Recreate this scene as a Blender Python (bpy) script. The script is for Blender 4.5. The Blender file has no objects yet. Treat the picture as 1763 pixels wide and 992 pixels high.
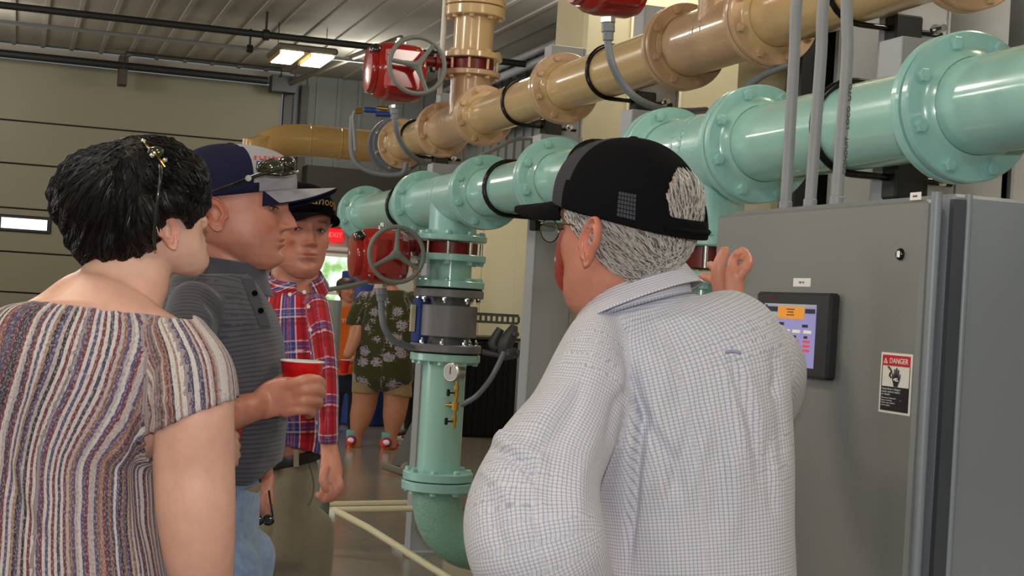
import bpy, bmesh, math, random
import numpy as np
from mathutils import Vector, Matrix, Euler
random.seed(7); np.random.seed(7)
PI = math.pi
S = bpy.context.scene
COL = S.collection
# ------------------------------------------------------------------ camera
F = 2600.0; CX, CY = 881.5, 496.0
CAM = Vector((0, 0, 1.4))
pitch, roll = math.radians(0.66), 0.060
# the hall's own axes are the world's: x to the right wall, y down the hall; the camera looks 18 degrees to the right of the pipes
HF = Vector((.3117, .9502, 0)); rt0 = Vector((.9502, -.3117, 0))
fwd = HF * math.cos(pitch) + Vector((0, 0, math.sin(pitch)))
up0 = -HF * math.sin(pitch) + Vector((0, 0, math.cos(pitch)))
CR = rt0 * math.cos(roll) + up0 * math.sin(roll)
CU = up0 * math.cos(roll) - rt0 * math.sin(roll)
cd = bpy.data.cameras.new('camera'); cam = bpy.data.objects.new('camera', cd); COL.objects.link(cam)
M = Matrix(((CR.x, CU.x, -fwd.x, 0), (CR.y, CU.y, -fwd.y, 0), (CR.z, CU.z, -fwd.z, CAM.z), (0, 0, 0, 1)))
cam.matrix_world = M
cd.sensor_width = 36.0; cd.lens = 36.0 * F / 1763.0; cd.clip_start = 0.05; cd.clip_end = 200
S.camera = cam
def P(px, py, d):
    "world point seen at a pixel of the photograph, d metres in front of the camera"
    return CAM + fwd * d + CR * ((px - CX) / F * d) + CU * ((CY - py) / F * d)
# room frame: u runs down the hall (along the pipes), v to the right
U = Vector((0, 1, 0)); V = Vector((1, 0, 0)); Z = Vector((0, 0, 1))
def R(t, s, z): return V * t + U * s + Z * z
T_G, T_B = 2.12 * .9502, 2.59 * .9502
def sg(d): return 1.0524 * d - .3117 * 2.12
def sb(d): return 1.0524 * d - .3117 * 2.59
# ------------------------------------------------------------------ world, exposure
w = bpy.data.worlds.new('world'); S.world = w; w.use_nodes = True
w.node_tree.nodes['Background'].inputs[0].default_value = (.62, .68, .75, 1)
w.node_tree.nodes['Background'].inputs[1].default_value = 0.25
S.view_settings.view_transform = 'Standard'; S.view_settings.look = 'None'
S.view_settings.gamma = 1; S.view_settings.exposure = 0.0
S.view_settings.use_curve_mapping = False
# ------------------------------------------------------------------ lights: hall lamps and the camera's flash
def area(name, loc, sx, sy, power, col=(1, .93, .8), look=None):
    l = bpy.data.lights.new(name, 'AREA'); l.shape = 'RECTANGLE'; l.size = sx; l.size_y = sy
    l.energy = power; l.color = col
    o = bpy.data.objects.new(name, l); COL.objects.link(o); o.location = loc
    if look is not None: o.rotation_euler = (Vector(look) - Vector(loc)).to_track_quat('-Z', 'Y').to_euler()
    return o
LAMP_SPOTS = [(t, s) for s in (-1.0, 3.2, 7.6, 12.0, 16.4) for t in (-4.6, -.9, 3.4)]
for t_, s_ in LAMP_SPOTS:
    p_ = R(t_, s_, 3.72); l_ = bpy.data.lights.new('hall_lamp_light', 'POINT'); l_.energy = 62; l_.color = (1, .94, .84); l_.shadow_soft_size = .28
    o_ = bpy.data.objects.new('hall_lamp_light', l_); COL.objects.link(o_); o_.location = p_
area('camera_flash', (0.0, -.03, 1.60), .07, .05, 24, (.93, .96, 1), P(930, 420, 5))
area('left_area_light', R(-7.0, 9, 1.9), 3.2, 2.6, 110, (.92, .96, 1), R(2, 7, 1.2))  # unseen broad cool light at the left; no open door is built
# ------------------------------------------------------------------ colour + materials
def lin(c):
    return tuple(((x / 255) / 12.92 if x / 255 <= .04045 else ((x / 255 + .055) / 1.055) ** 2.4) for x in c)
MATS = {}
def mat(name, rgb, rough=.5, metal=0, spec=.5, noise=None, bump=None, coat=0, emit=None, sheen=0, sss=0):
    """rgb in sRGB 0-255; noise=(scale, amount) varies the colour; bump=(scale, strength, distance)"""
    if name in MATS: return MATS[name]
    m = bpy.data.materials.new(name); m.use_nodes = True; MATS[name] = m
    nt = m.node_tree; b = nt.nodes['Principled BSDF']; c = lin(rgb)
    b.inputs['Base Color'].default_value = (*c, 1); b.inputs['Roughness'].default_value = rough
    b.inputs['Metallic'].default_value = metal; b.inputs['Specular IOR Level'].default_value = spec
    b.inputs['Coat Weight'].default_value = coat; b.inputs['Coat Roughness'].default_value = .08
    if sheen: b.inputs['Sheen Weight'].default_value = sheen
    if sss:
        b.inputs['Subsurface Weight'].default_value = sss
        b.inputs['Subsurface Radius'].default_value = (.012, .004, .002); b.inputs['Subsurface Scale'].default_value = .5
    if emit:
        b.inputs['Emission Color'].default_value = (*lin(emit[0]), 1); b.inputs['Emission Strength'].default_value = emit[1]
    tc = None
    if noise or bump:
        tc = nt.nodes.new('ShaderNodeTexCoord')
    if noise:
        n = nt.nodes.new('ShaderNodeTexNoise'); n.inputs['Scale'].default_value = noise[0]; n.inputs['Detail'].default_value = 5
        nt.links.new(tc.outputs['Object'], n.inputs['Vector'])
        r = nt.nodes.new('ShaderNodeMapRange'); r.inputs['From Min'].default_value = .3; r.inputs['From Max'].default_value = .7
        r.inputs['To Min'].default_value = 1 - noise[1]; r.inputs['To Max'].default_value = 1 + noise[1] * .6
        nt.links.new(n.outputs['Fac'], r.inputs['Value'])
        mx = nt.nodes.new('ShaderNodeMix'); mx.data_type = 'RGBA'; mx.blend_type = 'MULTIPLY'; mx.inputs['Factor'].default_value = 1
        mx.inputs['A'].default_value = (*c, 1); nt.links.new(r.outputs['Result'], mx.inputs['B'])
        nt.links.new(mx.outputs['Result'], b.inputs['Base Color'])
    if bump:
        n2 = nt.nodes.new('ShaderNodeTexNoise'); n2.inputs['Scale'].default_value = bump[0]; n2.inputs['Detail'].default_value = 3
        nt.links.new(tc.outputs['Object'], n2.inputs['Vector'])
        bp = nt.nodes.new('ShaderNodeBump'); bp.inputs['Strength'].default_value = bump[1]; bp.inputs['Distance'].default_value = bump[2]
        nt.links.new(n2.outputs['Fac'], bp.inputs['Height']); nt.links.new(bp.outputs['Normal'], b.inputs['Normal'])
    return m
mat('green', (164, 212, 203), .22, coat=.5, bump=(60, .12, .002)); mat('green_cast', (160, 210, 204), .3, coat=.4, bump=(110, .5, .003))
mat('beige', (214, 182, 134), .2, coat=.5, bump=(60, .12, .002)); mat('beige_cast', (210, 174, 138), .3, coat=.4, bump=(110, .5, .003))
mat('red', (168, 20, 14), .2, coat=.7); mat('dark_red', (120, 14, 16), .35)
mat('wheel', (126, 132, 126), .5); mat('steel', (200, 200, 196), .25, metal=1); mat('chrome', (230, 230, 228), .08, metal=1)
mat('brass', (190, 150, 80), .3, metal=1); mat('black', (18, 18, 18), .45); mat('gloss_black', (12, 12, 12), .15)
mat('rubber', (22, 22, 22), .6); mat('conduit', (140, 142, 146), .45); mat('flexconduit', (122, 128, 138), .35)
mat('cabinet', (120, 122, 119), .42, noise=(3, .04), bump=(240, .25, .0006)); mat('meter', (126, 124, 128), .4); mat('meter_dark', (92, 94, 100), .4)
mat('post', (166, 168, 174), .5); mat('post_shade', (160, 160, 150), .5); mat('cream', (208, 198, 164), .5); mat('blue', (30, 62, 140), .4)
mat('glass_dark', (40, 40, 40), .05, coat=1); mat('white', (232, 232, 228), .5); mat('pvc', (214, 204, 170), .4)
mat('blackcloth', (14, 14, 15), .85); mat('graypaint', (108, 112, 114), .5)
# ------------------------------------------------------------------ mesh builder
def frame(axis, ref=None):
    a = Vector(axis).normalized()
    r = Vector(ref) if ref is not None else (Z if abs(a.z) < .9 else Vector((0, 1, 0)))
    s = a.cross(r).normalized(); return a, s, s.cross(a).normalized()
class MB:
    def __init__(self): self.v = []; self.f = []; self.sm = []; self.mi = []
    def add(self, vs, fs, smooth=False, mi=0):
        n = len(self.v); self.v += [tuple(p) for p in vs]; self.f += [tuple(i + n for i in q) for q in fs]
        self.sm += [smooth] * len(fs); self.mi += [mi] * len(fs); return self
    def box(self, c, sx, sy, sz, ax=None, bev=0, mi=0):
        """centre c, full sizes along ax=(x,y,z axes)"""
        ax = ax or (V, U, Z); h = (sx / 2, sy / 2, sz / 2); c = Vector(c)
        if bev <= 0:
            vs = [c + ax[0] * (h[0] * i) + ax[1] * (h[1] * j) + ax[2] * (h[2] * k) for i in (-1, 1) for j in (-1, 1) for k in (-1, 1)]
            return self.add(vs, [(0, 1, 3, 2), (4, 6, 7, 5), (0, 4, 5, 1), (2, 3, 7, 6), (0, 2, 6, 4), (1, 5, 7, 3)], mi=mi)
        b = min(bev, min(h) * .9); vs = []; idx = {}
        for i in (-1, 1):
            for j in (-1, 1):
                for k in (-1, 1):
                    for q in range(3):
                        o = [h[0] - b, h[1] - b, h[2] - b]; o[q] = h[q]
                        idx[i, j, k, q] = len(vs)
                        vs.append(c + ax[0] * (o[0] * i) + ax[1] * (o[1] * j) + ax[2] * (o[2] * k))
        fs = []
        for q in range(3):
            a, d = [(1, 2), (0, 2), (0, 1)][q]
            for s in (-1, 1):
                lp = []
                for (p, r) in ((-1, -1), (1, -1), (1, 1), (-1, 1)):
                    key = [0, 0, 0]; key[q] = s; key[a] = p; key[d] = r; lp.append(idx[(*key, q)])
                fs.append(tuple(lp))
        for q in range(3):                       # edges along q
            a, d = [(1, 2), (0, 2), (0, 1)][q]
            for p in (-1, 1):
                for r in (-1, 1):
                    k0 = [0, 0, 0]; k1 = [0, 0, 0]; k0[q] = -1; k1[q] = 1; k0[a] = k1[a] = p; k0[d] = k1[d] = r
                    fs.append((idx[(*k0, a)], idx[(*k1, a)], idx[(*k1, d)], idx[(*k0, d)]))
        for i in (-1, 1):
            for j in (-1, 1):
                for k in (-1, 1): fs.append(tuple(idx[i, j, k, q] for q in range(3)))
        return self.add(vs, fs, mi=mi)
    def lathe(self, c, axis, prof, n=40, smooth=True, caps=True, mi=0):
        """prof: (distance along the axis, radius) pairs"""
        a, s, t = frame(axis); c = Vector(c); vs = []
        for h, r in prof:
            for k in range(n):
                q = 2 * PI * k / n; vs.append(c + a * h + (s * math.cos(q) + t * math.sin(q)) * r)
        fs = [(i * n + k, i * n + (k + 1) % n, (i + 1) * n + (k + 1) % n, (i + 1) * n + k) for i in range(len(prof) - 1) for k in range(n)]
        self.add(vs, fs, smooth, mi)
        if caps:
            self.add(vs[:n], [tuple(range(n))], False, mi); self.add(vs[-n:], [tuple(range(n))], False, mi)
        return self
    def cyl(self, p0, p1, r, n=24, r2=None, smooth=True, mi=0):
        p0, p1 = Vector(p0), Vector(p1); L = (p1 - p0).length
        return self.lathe(p0, p1 - p0, [(0, r), (L, r if r2 is None else r2)], n, smooth, mi=mi)
    def tube(self, pts, r, n=14, smooth=True, mi=0, sub=0, closed=False):
        pts = [Vector(p) for p in pts]
        if sub: pts = catmull(pts, sub)
        rs = r if isinstance(r, (list, tuple)) else [r] * len(pts)
        if len(rs) != len(pts):
            xs = np.linspace(0, len(rs) - 1, len(pts)); rs = [float(q) for q in np.interp(xs, range(len(rs)), rs)]
        vs = []; N = len(pts); ref = None
        for i, p in enumerate(pts):
            if closed: d = pts[(i + 1) % N] - pts[i - 1]
            else: d = pts[min(i + 1, N - 1)] - pts[max(i - 1, 0)]
            d = d.normalized()
            if ref is None: a, s, t = frame(d)
            else:
                s = (ref - d * ref.dot(d)).normalized(); t = s.cross(d)
            ref = s
            for k in range(n):
                q = 2 * PI * k / n; vs.append(p + (s * math.cos(q) + t * math.sin(q)) * rs[i])
        m = N if closed else N - 1
        fs = [(i * n + k, i * n + (k + 1) % n, ((i + 1) % N) * n + (k + 1) % n, ((i + 1) % N) * n + k) for i in range(m) for k in range(n)]
        self.add(vs, fs, smooth, mi)
        if not closed:
            self.add(vs[:n], [tuple(range(n))], smooth, mi); self.add(vs[-n:], [tuple(range(n))], smooth, mi)
        return self
    def sphere(self, c, rx, ry=None, rz=None, ax=None, n=20, mi=0, half=False):
        ry = rx if ry is None else ry; rz = rx if rz is None else rz; ax = ax or (V, U, Z); c = Vector(c)
        m = n // 2; vs = []
        for i in range(m + 1):
            th = PI * i / m
            for k in range(n):
                q = 2 * PI * k / n
                vs.append(c + ax[0] * (rx * math.sin(th) * math.cos(q)) + ax[1] * (ry * math.sin(th) * math.sin(q)) + ax[2] * (rz * math.cos(th)))
        return self.add(vs, [(i * n + k, i * n + (k + 1) % n, (i + 1) * n + (k + 1) % n, (i + 1) * n + k) for i in range(m) for k in range(n)], True, mi)
    def mesh(self, name, mats, off=None, flat=False):
        me = bpy.data.meshes.new(name); off = off or Vector((0, 0, 0))
        me.from_pydata([(a[0] - off.x, a[1] - off.y, a[2] - off.z) for a in self.v], [], self.f)
        me.polygons.foreach_set('use_smooth', [bool(q) and not flat for q in self.sm])
        for m_ in (mats if isinstance(mats, (list, tuple)) else [mats]): me.materials.append(MATS[m_] if isinstance(m_, str) else m_)
        me.polygons.foreach_set('material_index', self.mi)
        bm = bmesh.new(); bm.from_mesh(me); bmesh.ops.remove_doubles(bm, verts=bm.verts, dist=1e-5)
        bmesh.ops.recalc_face_normals(bm, faces=bm.faces)
        for e in bm.edges:
            if len(e.link_faces) == 2 and e.calc_face_angle(0) > .7: e.smooth = False
        bm.to_mesh(me); bm.free(); me.update(); return me
def catmull(pts, sub):
    out = []; n = len(pts)
    for i in range(n - 1):
        p0 = pts[max(i - 1, 0)]; p1 = pts[i]; p2 = pts[i + 1]; p3 = pts[min(i + 2, n - 1)]
        for k in range(sub):
            t = k / sub
            out.append(.5 * ((2 * p1) + (p2 - p0) * t + (2 * p0 - 5 * p1 + 4 * p2 - p3) * t * t + (3 * p1 - p0 - 3 * p2 + p3) * t ** 3))
    out.append(pts[-1]); return out
# ------------------------------------------------------------------ objects
def wl(o):
    p = Vector((0, 0, 0))
    while o: p = p + o.location; o = o.parent
    return p
def tag(o, label=None, cat=None, group=None, kind=None):
    if label: o['label'] = label
    if cat: o['category'] = cat
    if group: o['group'] = group
    if kind: o['kind'] = kind
    return o
def thing(name, label, cat, loc, group=None):
    o = bpy.data.objects.new(name, None); o.empty_display_size = .1; COL.objects.link(o); o.location = loc
    return tag(o, label, cat, group)
def link(name, me, parent=None, loc=None, rot=None, label=None):
    o = bpy.data.objects.new(name, me); COL.objects.link(o)
    if parent: o.parent = parent
    if loc is not None: o.location = loc
    if rot is not None: o.rotation_euler = rot
    if label: o['label'] = label
    return o
def part(name, mb, mats, parent=None, label=None, loc=None):
    """mb in world coordinates; parts keep an unrotated origin at their parent's"""
    off = wl(parent) if parent else Vector((0, 0, 0))
    if loc is not None: me = mb.mesh(name, mats, Vector(loc)); o = link(name, me, parent, Vector(loc) - off, None, label)
    else: o = link(name, mb.mesh(name, mats, off), parent, None, None, label)
    return o
def single(name, mb, mats, label, cat, group=None, loc=None):
    loc = Vector(loc) if loc is not None else Vector(mb.v[0])
    o = link(name, mb.mesh(name, mats, loc), None, loc); return tag(o, label, cat, group)
def struct(name, mb, mats, parent=None, kind=True):
    o = part(name, mb, mats, parent)
    if parent is None: o['kind'] = 'structure'
    return o
def text(body, size, loc, xdir, ydir, m, name='lettering', parent=None, depth=.0006, align='CENTER', sx=1.0, label=None):
    cu = bpy.data.curves.new(name, 'FONT'); cu.body = body; cu.size = size; cu.extrude = depth; cu.align_x = align; cu.align_y = 'CENTER'
    cu.resolution_u = 3
    o = bpy.data.objects.new(name, cu)
    x, y = Vector(xdir).normalized(), Vector(ydir).normalized(); z = x.cross(y).normalized()
    dg = bpy.context.evaluated_depsgraph_get(); COL.objects.link(o); bpy.context.view_layer.update()
    me = bpy.data.meshes.new_from_object(o.evaluated_get(bpy.context.evaluated_depsgraph_get()))
    COL.objects.unlink(o); bpy.data.objects.remove(o)
    loc = Vector(loc); off = wl(parent) if parent else Vector((0, 0, 0))
    me.transform(Matrix(((x.x * sx, y.x, z.x, loc.x - off.x), (x.y * sx, y.y, z.y, loc.y - off.y), (x.z * sx, y.z, z.z, loc.z - off.z), (0, 0, 0, 1))))
    me.materials.clear(); me.materials.append(MATS[m] if isinstance(m, str) else m)
    o = link(name, me, parent, None, None, label)
    return o
# ================================================================== the hall
S_END, T_R, T_L, S_B, HC = 18.98, 5.2, -8.2, -3.6, 4.15
m_floor = mat('floor', (146, 137, 122), .17, noise=(.9, .16), bump=(3, .12, .01))
m_ceil = mat('ceil', (158, 154, 144), .8, noise=(.6, .05)); m_corr = mat('corr', (108, 112, 110), .5); m_far = mat('farwall', (206, 206, 200), .6)
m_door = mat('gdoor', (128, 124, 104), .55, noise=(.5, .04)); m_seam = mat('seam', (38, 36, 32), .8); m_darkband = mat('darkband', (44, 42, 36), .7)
f = MB(); f.box(R((T_L + T_R) / 2, (S_B + S_END) / 2, -.06), T_R - T_L + .4, S_END - S_B + .4, .12); struct('floor', f, m_floor)
# ceiling: deck above, sheet-metal panels below it, each with two folded ribs
c = MB(); c.box(R((T_L + T_R) / 2, (S_B + S_END) / 2, HC + .09), T_R - T_L + .4, S_END - S_B + .4, .1); ceil = struct('ceiling', c, m_ceil)
W_P = 1.0
pm = MB(); LS = S_END - S_B
pm.box((0, 0, 0), W_P - .012, LS, .02, (V, U, Z))
for q in (-.495, -.165, .165):
    pm.box(V * q + Z * -.018, .045, LS, .022, (V, U, Z))
me_p = pm.mesh('ceiling_panel', m_ceil)
t_ = T_L + .5
while t_ < T_R:
    link('ceiling_panel', me_p, ceil, R(t_, (S_B + S_END) / 2, HC + .02)); t_ += W_P
# purlins / long pipes under the ceiling, across the hall
def across(name, label, s, z, r, m, cat='pipe', hang=True, t0=T_L + .1, t1=T_R - .1, group=None):
    T = thing(name, label, cat, R((t0 + t1) / 2, s, z), group)
    b = MB(); b.cyl(R(t0, s, z), R(t1, s, z), r, 12); part('pipe', b, m, T)
    if hang:
        for t in (-1.0, 2.2, 4.2):
            h = MB(); h.cyl(R(t, s, z), R(t, s, HC + .02), .012, 8); h.lathe(R(t - .03, s, z), V, [(0, r + .02), (.06, r + .02)], 12); part('hanger', h, 'rubber', T)
    return T
across('sprinkler_pipe', 'dark steel pipe under the white ceiling, crossing above the hanging lamp', 15.0, 3.93, .035, 'rubber')
across('ceiling_pipe', 'cream painted pipe nearest to the viewer across the ceiling ribs', 11.6, 4.0, .022, mat('creampipe', (190, 170, 110), .5))
across('ceiling_pipe', 'thin grey pipe running just behind the dark ceiling pipe', 16.1, 3.95, .022, 'conduit')
# garage door: frame, seven panels with recessed joints
dr = thing('door_1', '', '', R(0, S_END - .05, 0)); dr['kind'] = 'structure'
zs = [0, .62, 1.2, 1.68, 2.2, 2.73, 3.24, 3.97]
t0, t1 = -3.2, 3.02
for i in range(7):
    b = MB(); b.box(R((t0 + t1) / 2, S_END - .05, (zs[i] + zs[i + 1]) / 2), t1 - t0, .05, zs[i + 1] - zs[i] - .016, bev=.006)
    part('door_panel', b, m_door, dr)
b = MB(); b.box(R((t0 + t1) / 2, S_END - .02, 1.98), t1 - t0, .02, 3.96); part('backing', b, m_seam, dr)
for k, tt in enumerate((-2.6, -1.4, -.62, .62 - .3, 1.6)):   # slim windows in the third panel from the floor
    if k not in (2,): continue
    cpos = R(.05, S_END - .085, 1.98 + .04)
    b = MB(); b.box(cpos, .62, .03, .2, bev=.01); fr = part('window_frame', b, 'black', dr)
    b = MB(); b.box(cpos - U * .012, .52, .02, .125); part('pane', b, mat('day', (235, 240, 245), .4, emit=((225, 235, 240), 1.6)), fr)
for (tt, zz) in ((1.55, 1.66), (1.75, 1.22)):
    b = MB(); b.box(R(tt, S_END - .09, zz), .12, .03, .03); b.box(R(tt, S_END - .09, zz + .03), .06, .03, .05); part('hinge', b, 'black', dr)
# door jambs, header, spring shaft and tracks
b = MB(); b.box(R(3.09, S_END - .09, 2.0), .1, .12, 4.0); struct('trim_1', b, 'black')
b = MB(); b.box(R(3.30, S_END - .09, 2.0), .09, .12, 4.0); struct('trim_2', b, mat('jamb', (70, 68, 62), .6))
b = MB(); b.box(R(-.1, S_END - .06, 4.06), 6.5, .12, .14); struct('trim_3', b, m_ceil)
tr = thing('door_track', 'dark steel overhead door track rising from the top of the door jamb', 'track', P(492, 146, 18.4))
b = MB(); b.tube([P(490, 148, 18.6), P(530, 130, 17.9), P(595, 103, 16.6), P(690, 66, 14.9)], .035, 8); part('rail', b, mat('trackm', (92, 88, 76), .6), tr)
b = MB(); b.box(P(487, 146, 18.5), .3, .25, .2); part('bracket', b, 'black', tr)
sh = thing('spring_shaft', 'long black spring shaft above the overhead door', 'shaft', R(0, 18.4, 3.97))
b = MB(); b.cyl(R(-3.2, 18.4, 3.95), R(2.75, 18.4, 3.95), .045, 12); part('shaft', b, 'rubber', sh)
b = MB(); b.box(R(1.05, 18.5, 3.9), .1, .25, .34); part('bearing_plate', b, mat('jamb2', (60, 50, 42), .6), sh)
b = MB(); b.tube([R(1.05, 18.3, 3.9), R(1.06, 18.3, 4.1), R(2.9, 18.3, 4.1), R(2.9, 18.3, 4.0)], .012, 8); part('cable', b, 'rubber', sh)
# end wall right of the door: grey ribbed sheet above, dark band, white board wall below with a window
def ribbed(name, o, ax, wdt, z0, z1, m, pitch, n_out, depth=.03):
    """upright sheet-metal ribs standing proud of a wall, joined: narrower than a hand at this distance"""
    b = MB(); b.box(o + ax * (wdt / 2) + Z * ((z0 + z1) / 2) - n_out * .02, wdt, .04, z1 - z0, (ax, n_out, Z))
    k = pitch / 2
    while k < wdt:
        b.box(o + ax * k + n_out * (depth / 2) + Z * ((z0 + z1) / 2), .05, depth, z1 - z0, (ax, n_out, Z)); k += pitch
    return b
wf = struct('wall_far', ribbed('w', R(3.35, S_END, 0), V, T_R - 3.35, 2.98, HC, m_corr, .27, -U), m_corr)
b = MB(); b.box(R(4.3, S_END + .16, 2.1), 2.2, .2, 4.2); b.box(R(-5.7, S_END + .16, 2.1), 5.0, .2, 4.2); part('backing', b, m_corr, wf)
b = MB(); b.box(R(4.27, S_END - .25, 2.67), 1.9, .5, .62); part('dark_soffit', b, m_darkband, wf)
b = MB(); b.box(R(4.27, S_END - .30, 2.30), 1.9, .5, .12); part('ledge', b, mat('ledge', (96, 96, 90), .6), wf)
for k in range(6):
    b = MB(); b.box(R(3.5 + .31 * k, S_END - .08, 1.13), .304, .08, 2.24, bev=.004); part('panel', b, m_far, wf)
b = MB(); b.cyl(R(3.5, S_END - .2, 1.98), R(5.1, S_END - .2, 1.98), .03, 10); struct('trim_4', b, 'white')
wn = thing('window_1', '', '', R(3.95, S_END - .14, 1.2)); wn['kind'] = 'structure'
def day_mat():
    m = bpy.data.materials.new('foliage_daylight'); m.use_nodes = True; nt = m.node_tree; b = nt.nodes['Principled BSDF']
    tc = nt.nodes.new('ShaderNodeTexCoord'); n = nt.nodes.new('ShaderNodeTexNoise'); n.inputs['Scale'].default_value = 5
    cr = nt.nodes.new('ShaderNodeValToRGB'); e = cr.color_ramp.elements
    e[0].position = .4; e[0].color = (.25, .5, .14, 1); e[1].position = .58; e[1].color = (.9, .97, .9, 1)
    nt.links.new(tc.outputs['Object'], n.inputs['Vector']); nt.links.new(n.outputs['Fac'], cr.inputs['Fac'])
    nt.links.new(cr.outputs['Color'], b.inputs['Emission Color']); b.inputs['Emission Strength'].default_value = 1.3
    b.inputs['Base Color'].default_value = (0.02, 0.02, 0.02, 1); return m
m_day = day_mat()
b = MB()
for (dx, wx) in ((-.5, .05), (.5, .05)): b.box(R(3.95 + dx, S_END - .15, 1.42), .06, .06, .95)
for dz in (.95, 1.42, 1.9): b.box(R(3.95, S_END - .15, dz), 1.0, .06, .04)
part('window_frame', b, 'white', wn)
for zc in (1.18, 1.66):
    b = MB(); b.box(R(3.95, S_END - .135, zc), .96, .02, .44); part('pane', b, m_day, wn)
wf.location = (0, 0, 0)
# exit sign
kk = P(577, 405, 1) - CAM; ec = CAM + kk * ((S_END - .20 - CAM.y) / kk.y)
ex = thing('exit_sign', 'lit red exit sign on the white far wall above the window', 'sign', ec)
b = MB(); b.box(ec, .2, .05, .17, (V, U, Z), bev=.008); part('housing', b, mat('exitred', (220, 20, 30), .5, emit=((255, 30, 40), .9)), ex)
text('EXIT', .085, ec + U * -.03, V, (0, 0, 1), mat('exitlet', (255, 120, 120), .5, emit=((255, 120, 120), 1.0)), parent=ex)
b = MB(); b.box(ec + Vector((0, .12, .02)), .04, .2, .03, (V, U, Z)); part('bracket', b, 'white', ex)
# right wall: grey ribbed sheet above, cream board lining below
wr = struct('wall_right', ribbed('w', R(T_R, S_B, 0), U, S_END - S_B, 2.55, HC, m_corr, .3, -V), m_corr)
b = MB(); b.box(R(T_R + .16, (S_B + S_END) / 2, 2.1), .2, S_END - S_B + .4, 4.2); part('backing', b, m_corr, wr)
k = S_B
while k < S_END - .2:
    b = MB(); b.box(R(T_R - .03, k + .6, 1.27), .06, 1.19, 2.54, bev=.004); part('wall_panel', b, 'cream', wr); k += 1.2
# cream door in the right wall, with jambs
d2 = thing('door_2', '', '', R(T_R - .08, 17.6, 0)); d2['kind'] = 'structure'
b = MB(); b.box(R(T_R - .1, 17.45, 1.08), .06, .95, 2.12, bev=.004); part('door_leaf', b, mat('doorleaf', (206, 192, 156), .5), d2)
for q in (16.9, 18.0):
    b = MB(); b.box(R(T_R - .13, q, 1.1), .14, .12, 2.24, bev=.01); part('jamb', b, mat('jambc', (236, 226, 196), .5), d2)
b = MB(); b.box(R(T_R - .13, 17.45, 2.26), .14, 1.25, .12, bev=.01); part('lintel', b, 'jambc', d2)
b = MB(); b.box(R(T_R - .14, 17.45, 1.98), .02, .3, .1); part('pane', b, mat('paneday', (240, 235, 200), .3, emit=((250, 240, 200), .8)), d2)
b = MB(); b.box(R(T_R - .12, 18.35, 1.2), .16, .18, 2.4); struct('trim_5', b, 'black')
# other walls (behind and left of the view)
b = MB(); b.box(R(T_L - .1, (S_B + S_END) / 2, 2.1), .2, LS + .4, 4.2); struct('wall_left', b, m_far)
b = MB(); b.box(R((T_L + T_R) / 2, S_B - .1, 2.1), T_R - T_L + .4, .2, 4.2); struct('wall_back', b, m_far)
# service pipes on the right wall
G_ = 'service pipes high on the right wall'
for i, (z, dt, r, m_, nm, lb) in enumerate(((3.62, .34, .075, 'blue', 'service_pipe', 'upper blue painted pipe on brackets along the grey ribbed wall'), (3.43, .3, .065, 'blue', 'service_pipe', 'lower blue painted pipe along the grey ribbed wall'),
        (4.06, .2, .04, 'conduit', 'service_pipe', 'pale grey conduit under the ceiling at the top of the ribbed wall'), (3.92, .24, .045, 'conduit', 'service_pipe', 'second pale grey conduit, just below the topmost one by the ceiling'))):
    T = thing(nm, lb, 'pipe', R(T_R - dt, 10, z), G_)
    b = MB(); b.cyl(R(T_R - dt, 1.0, z), R(T_R - dt, 18.6, z), r, 14); part('pipe', b, mat('bluepipe', (52, 84, 130), .35, coat=.3) if m_ == 'blue' else m_, T)
    for q in (6.2, 9.0, 11.8, 14.6):
        b = MB(); b.box(R(T_R - dt / 2, q, z - r - .01), dt - .03, .04, .03); part('bracket', b, 'rubber', T)
# hanging lamp seen from the hall + lamp housings over the hall lights
def lamp(ctr, label, lit=2.2):
    T = thing('ceiling_lamp', label, 'lamp', ctr, 'hanging double ceiling lamps')
    b = MB(); b.box(ctr + Z * .05, .62, .74, .07, (V, U, Z), bev=.02); part('housing', b, mat('lamphouse', (88, 84, 72), .5), T)
    for q in (-.155, .155):
        b = MB(); b.box(ctr + V * q + Z * .0, .24, .70, .05, (V, U, Z), bev=.018); part('diffuser', b, mat('lit', (255, 245, 200), .5, emit=((255, 240, 190), 9)), T)
        b = MB(); b.box(ctr + V * (q - .125) + Z * .005, .012, .7, .06, (V, U, Z)); part('reflector', b, mat('reflector', (190, 160, 90), .3, metal=.6), T)
    for q in (-.25, .25):
        b = MB(); b.cyl(ctr + V * q + Z * .08, ctr + V * q + Z * (HC + .01 - ctr.z), .004, 6); part('wire', b, 'rubber', T)
lamp(P(519, 101, 15.6), 'hanging ceiling lamp with two glowing rectangles near the overhead door')
for t_, s_ in LAMP_SPOTS:
    if s_ < 5: lamp(R(t_, s_, 4.0), 'ceiling lamp out of the photograph, %s of the hall, %s the camera' % ('left side' if t_ < -3 else 'middle' if t_ < 0 else 'right side', 'behind' if s_ < 0 else 'beside'))
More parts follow.
